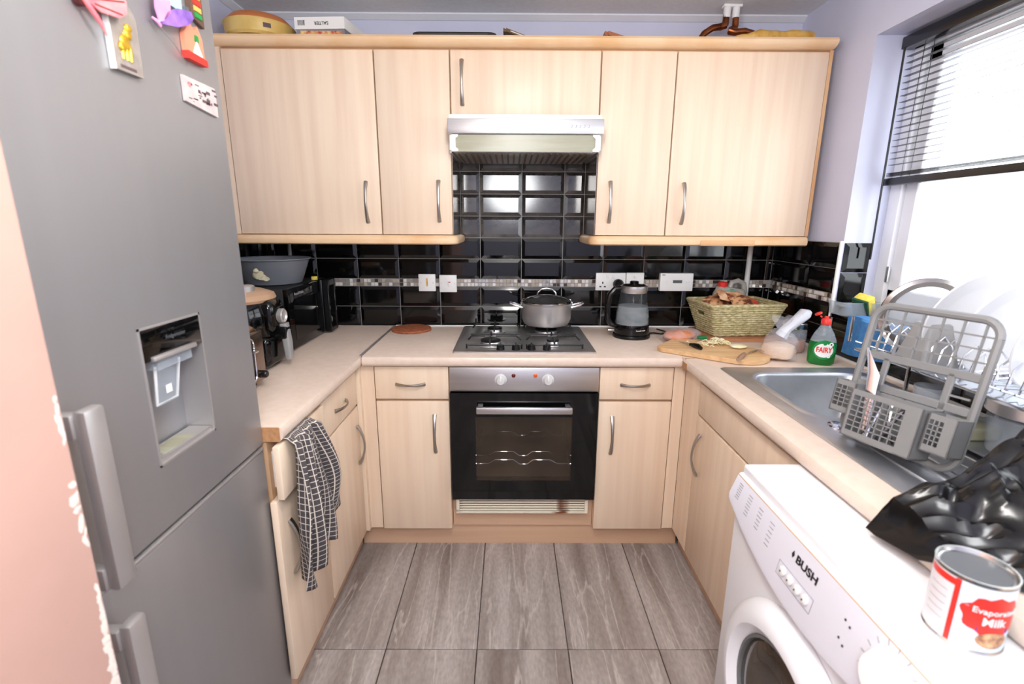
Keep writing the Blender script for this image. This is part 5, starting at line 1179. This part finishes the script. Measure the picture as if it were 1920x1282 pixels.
# ------------------------------------------------------------------ tin on the machine
TX, TY, TR, TZ, THh = .573, -1.888, .0425, .8265, .105
tn = thing('milk_tin', 'opened evaporated milk tin on the washing machine', 'tin', (TX, TY, TZ))
part('can', lathe(BM(), [(TR - .001, 0), (TR + .0012, .001), (TR + .0012, .003), (TR - .0004, .005), (TR - .0004, THh - .005), (TR + .0012, THh - .003), (TR + .0012, THh), (TR - .001, THh), (TR - .003, THh - .005), (TR - .005, THh - .006)], (TX, TY, TZ), 44), 'tin', tn)
part('opened_lid', lathe(BM(), [(TR - .006, THh - .0055), (TR - .014, THh - .009), (.005, THh - .0095)], (TX, TY, TZ), 36), 'greyd', tn)
TH0 = math.atan2(-2.46 - TY, -.058 - TX)
def patch(a0, a1, z0, z1, m_, eps, name, poly=None):
    bm = BM(); n = max(2, int(abs(a1 - a0) / .08)); secs = []
    for k in range(n + 1): a = TH0 + a0 + (a1 - a0) * k / n; secs.append([(TX + (TR + eps) * math.cos(a), TY + (TR + eps) * math.sin(a), TZ + z) for z in (z0, z1)])
    loft(bm, secs, False, False, False); return part(name, bm, m_, tn)
patch(-2.2, -.28, .006, THh - .006, 'labpink', .0003, 'label_side'); patch(-.28, 2.4, .006, THh - .006, 'labblue', .0003, 'label_front')
patch(-.36, -.22, .006, THh - .006, 'red', .0007, 'red_stripe'); patch(-1.3, -.30, THh - .018, THh - .008, 'red', .0006, 'red_band')
bm = BM(); 
for k in range(5): patch(-1.1, -.5, .03 + k * .011, .0308 + k * .011, 'print', .0006, 'small_print')
bm.free()
def on_tin(bm, ac, zc, eps): return wrap(bm, (TX, TY, TZ + zc), TR + eps, TH0 + ac)
bm = disc(0, 0, .037, .029, 40, 5)
for v in bm.verts:
    r = math.hypot(v.co.x, v.co.y)
    if r > .022: a = math.atan2(v.co.y, v.co.x); v.co *= 1 + .07 * math.sin(9 * a)
part('red_emblem', on_tin(bm, .74, .058, .0006), 'red', tn)
part('lettering', on_tin(text_bm('Evaporated', .0118, .0002, .0001), .74, .066, .0011), 'whitelab', tn, smooth=False)
part('lettering', on_tin(text_bm('Milk', .0165, .0002, .0003), .72, .051, .0011), 'whitelab', tn, smooth=False)
part('blue_ribbon', on_tin(box(BM(), -.018, .02, -.003, .003, 0, .0002), .72, .0385, .0010), 'labnavy', tn)
part('food_picture', on_tin(disc(0, 0, .020, .012, 24, 3), .80, .024, .0010), 'labcream', tn)

# ------------------------------------------------------------------ black bin bag
bm = BM(); NX, NY = 84, 64; G = []
def lerp(a, b, t): return a + (b - a) * t
for i in range(NX + 1):
    r_ = []
    for j in range(NY + 1):
        u, v = i / NX, j / NY            # u: left tip -> right, v: far ridge -> near hem
        w_ = min(1.0, .10 + 1.25 * u)
        yb = lerp(-1.675, -1.60, min(1, u * 1.6)); yn = lerp(-1.70, -2.06, min(1, u * 1.5) ** .38)
        x = .588 + .612 * u + .03 * v * (1 - u) * min(1, u * 6); y = lerp(yb, yn, v)
        ridge = .012 + .19 * min(1, u / .62) ** 1.15
        prof = (1 - v) ** 1.1 if v > .06 else .93 * (v / .06) ** .5
        p = Vector((x, y, 0))
        n1 = noise.noise(p * 7 + Vector((1, 2, 3))); n2 = 1 - abs(noise.noise(p * 11 + Vector((4, 0, 1)))) * 2; n3 = 1 - abs(noise.noise(Vector((x * 22 + y * 9, y * 26 - x * 6, 5)))) * 2
        env = min(1, v * 9) * min(1, (1 - v) * 7) * min(1, u * 8)
        z = WT + .006 + ridge * prof + env * (.024 * n1 + .024 * n2 + .019 * n3)
        z = max(z, WT + .003)
        if x < .618: z = max(.8275, WT + .004 - (.618 - x) * 1.2) + .004
        r_.append(bm.verts.new((x + env * .02 * n2, y + env * .022 * n1, z)))
    G.append(r_)
for i in range(NX):
    for j in range(NY): bm.faces.new((G[i][j], G[i + 1][j], G[i + 1][j + 1], G[i][j + 1]))
o = single('bin_bag', bm, 'binbag', 'crumpled black bin bag on the right worktop', 'bag', (.9, -1.8, WT), smooth=True); o.modifiers.new('thick', 'SOLIDIFY').thickness = .0015

# ------------------------------------------------------------------ added globe, out of view, fills in for flash bounced off the ceiling
lp = thing('bounce_fill_light', 'white globe added out of view as fill for bounced flash', 'light', (-.05, -1.75, 1.895))
part('fill_light_rose', lathe(BM(), [(.05, ZC - .025), (.055, ZC - .001)], (-.05, -1.75, 0), 28), 'white', lp)
part('cord', tube(BM(), [(-.05, -1.75, ZC - .02), (-.05, -1.75, 2.06)], .004, 6), 'white', lp)
bm = BM(); bmesh.ops.create_uvsphere(bm, u_segments=24, v_segments=12, radius=.085, matrix=Matrix.Translation((-.05, -1.75, 1.98))); part('globe', bm, 'lamp', lp)
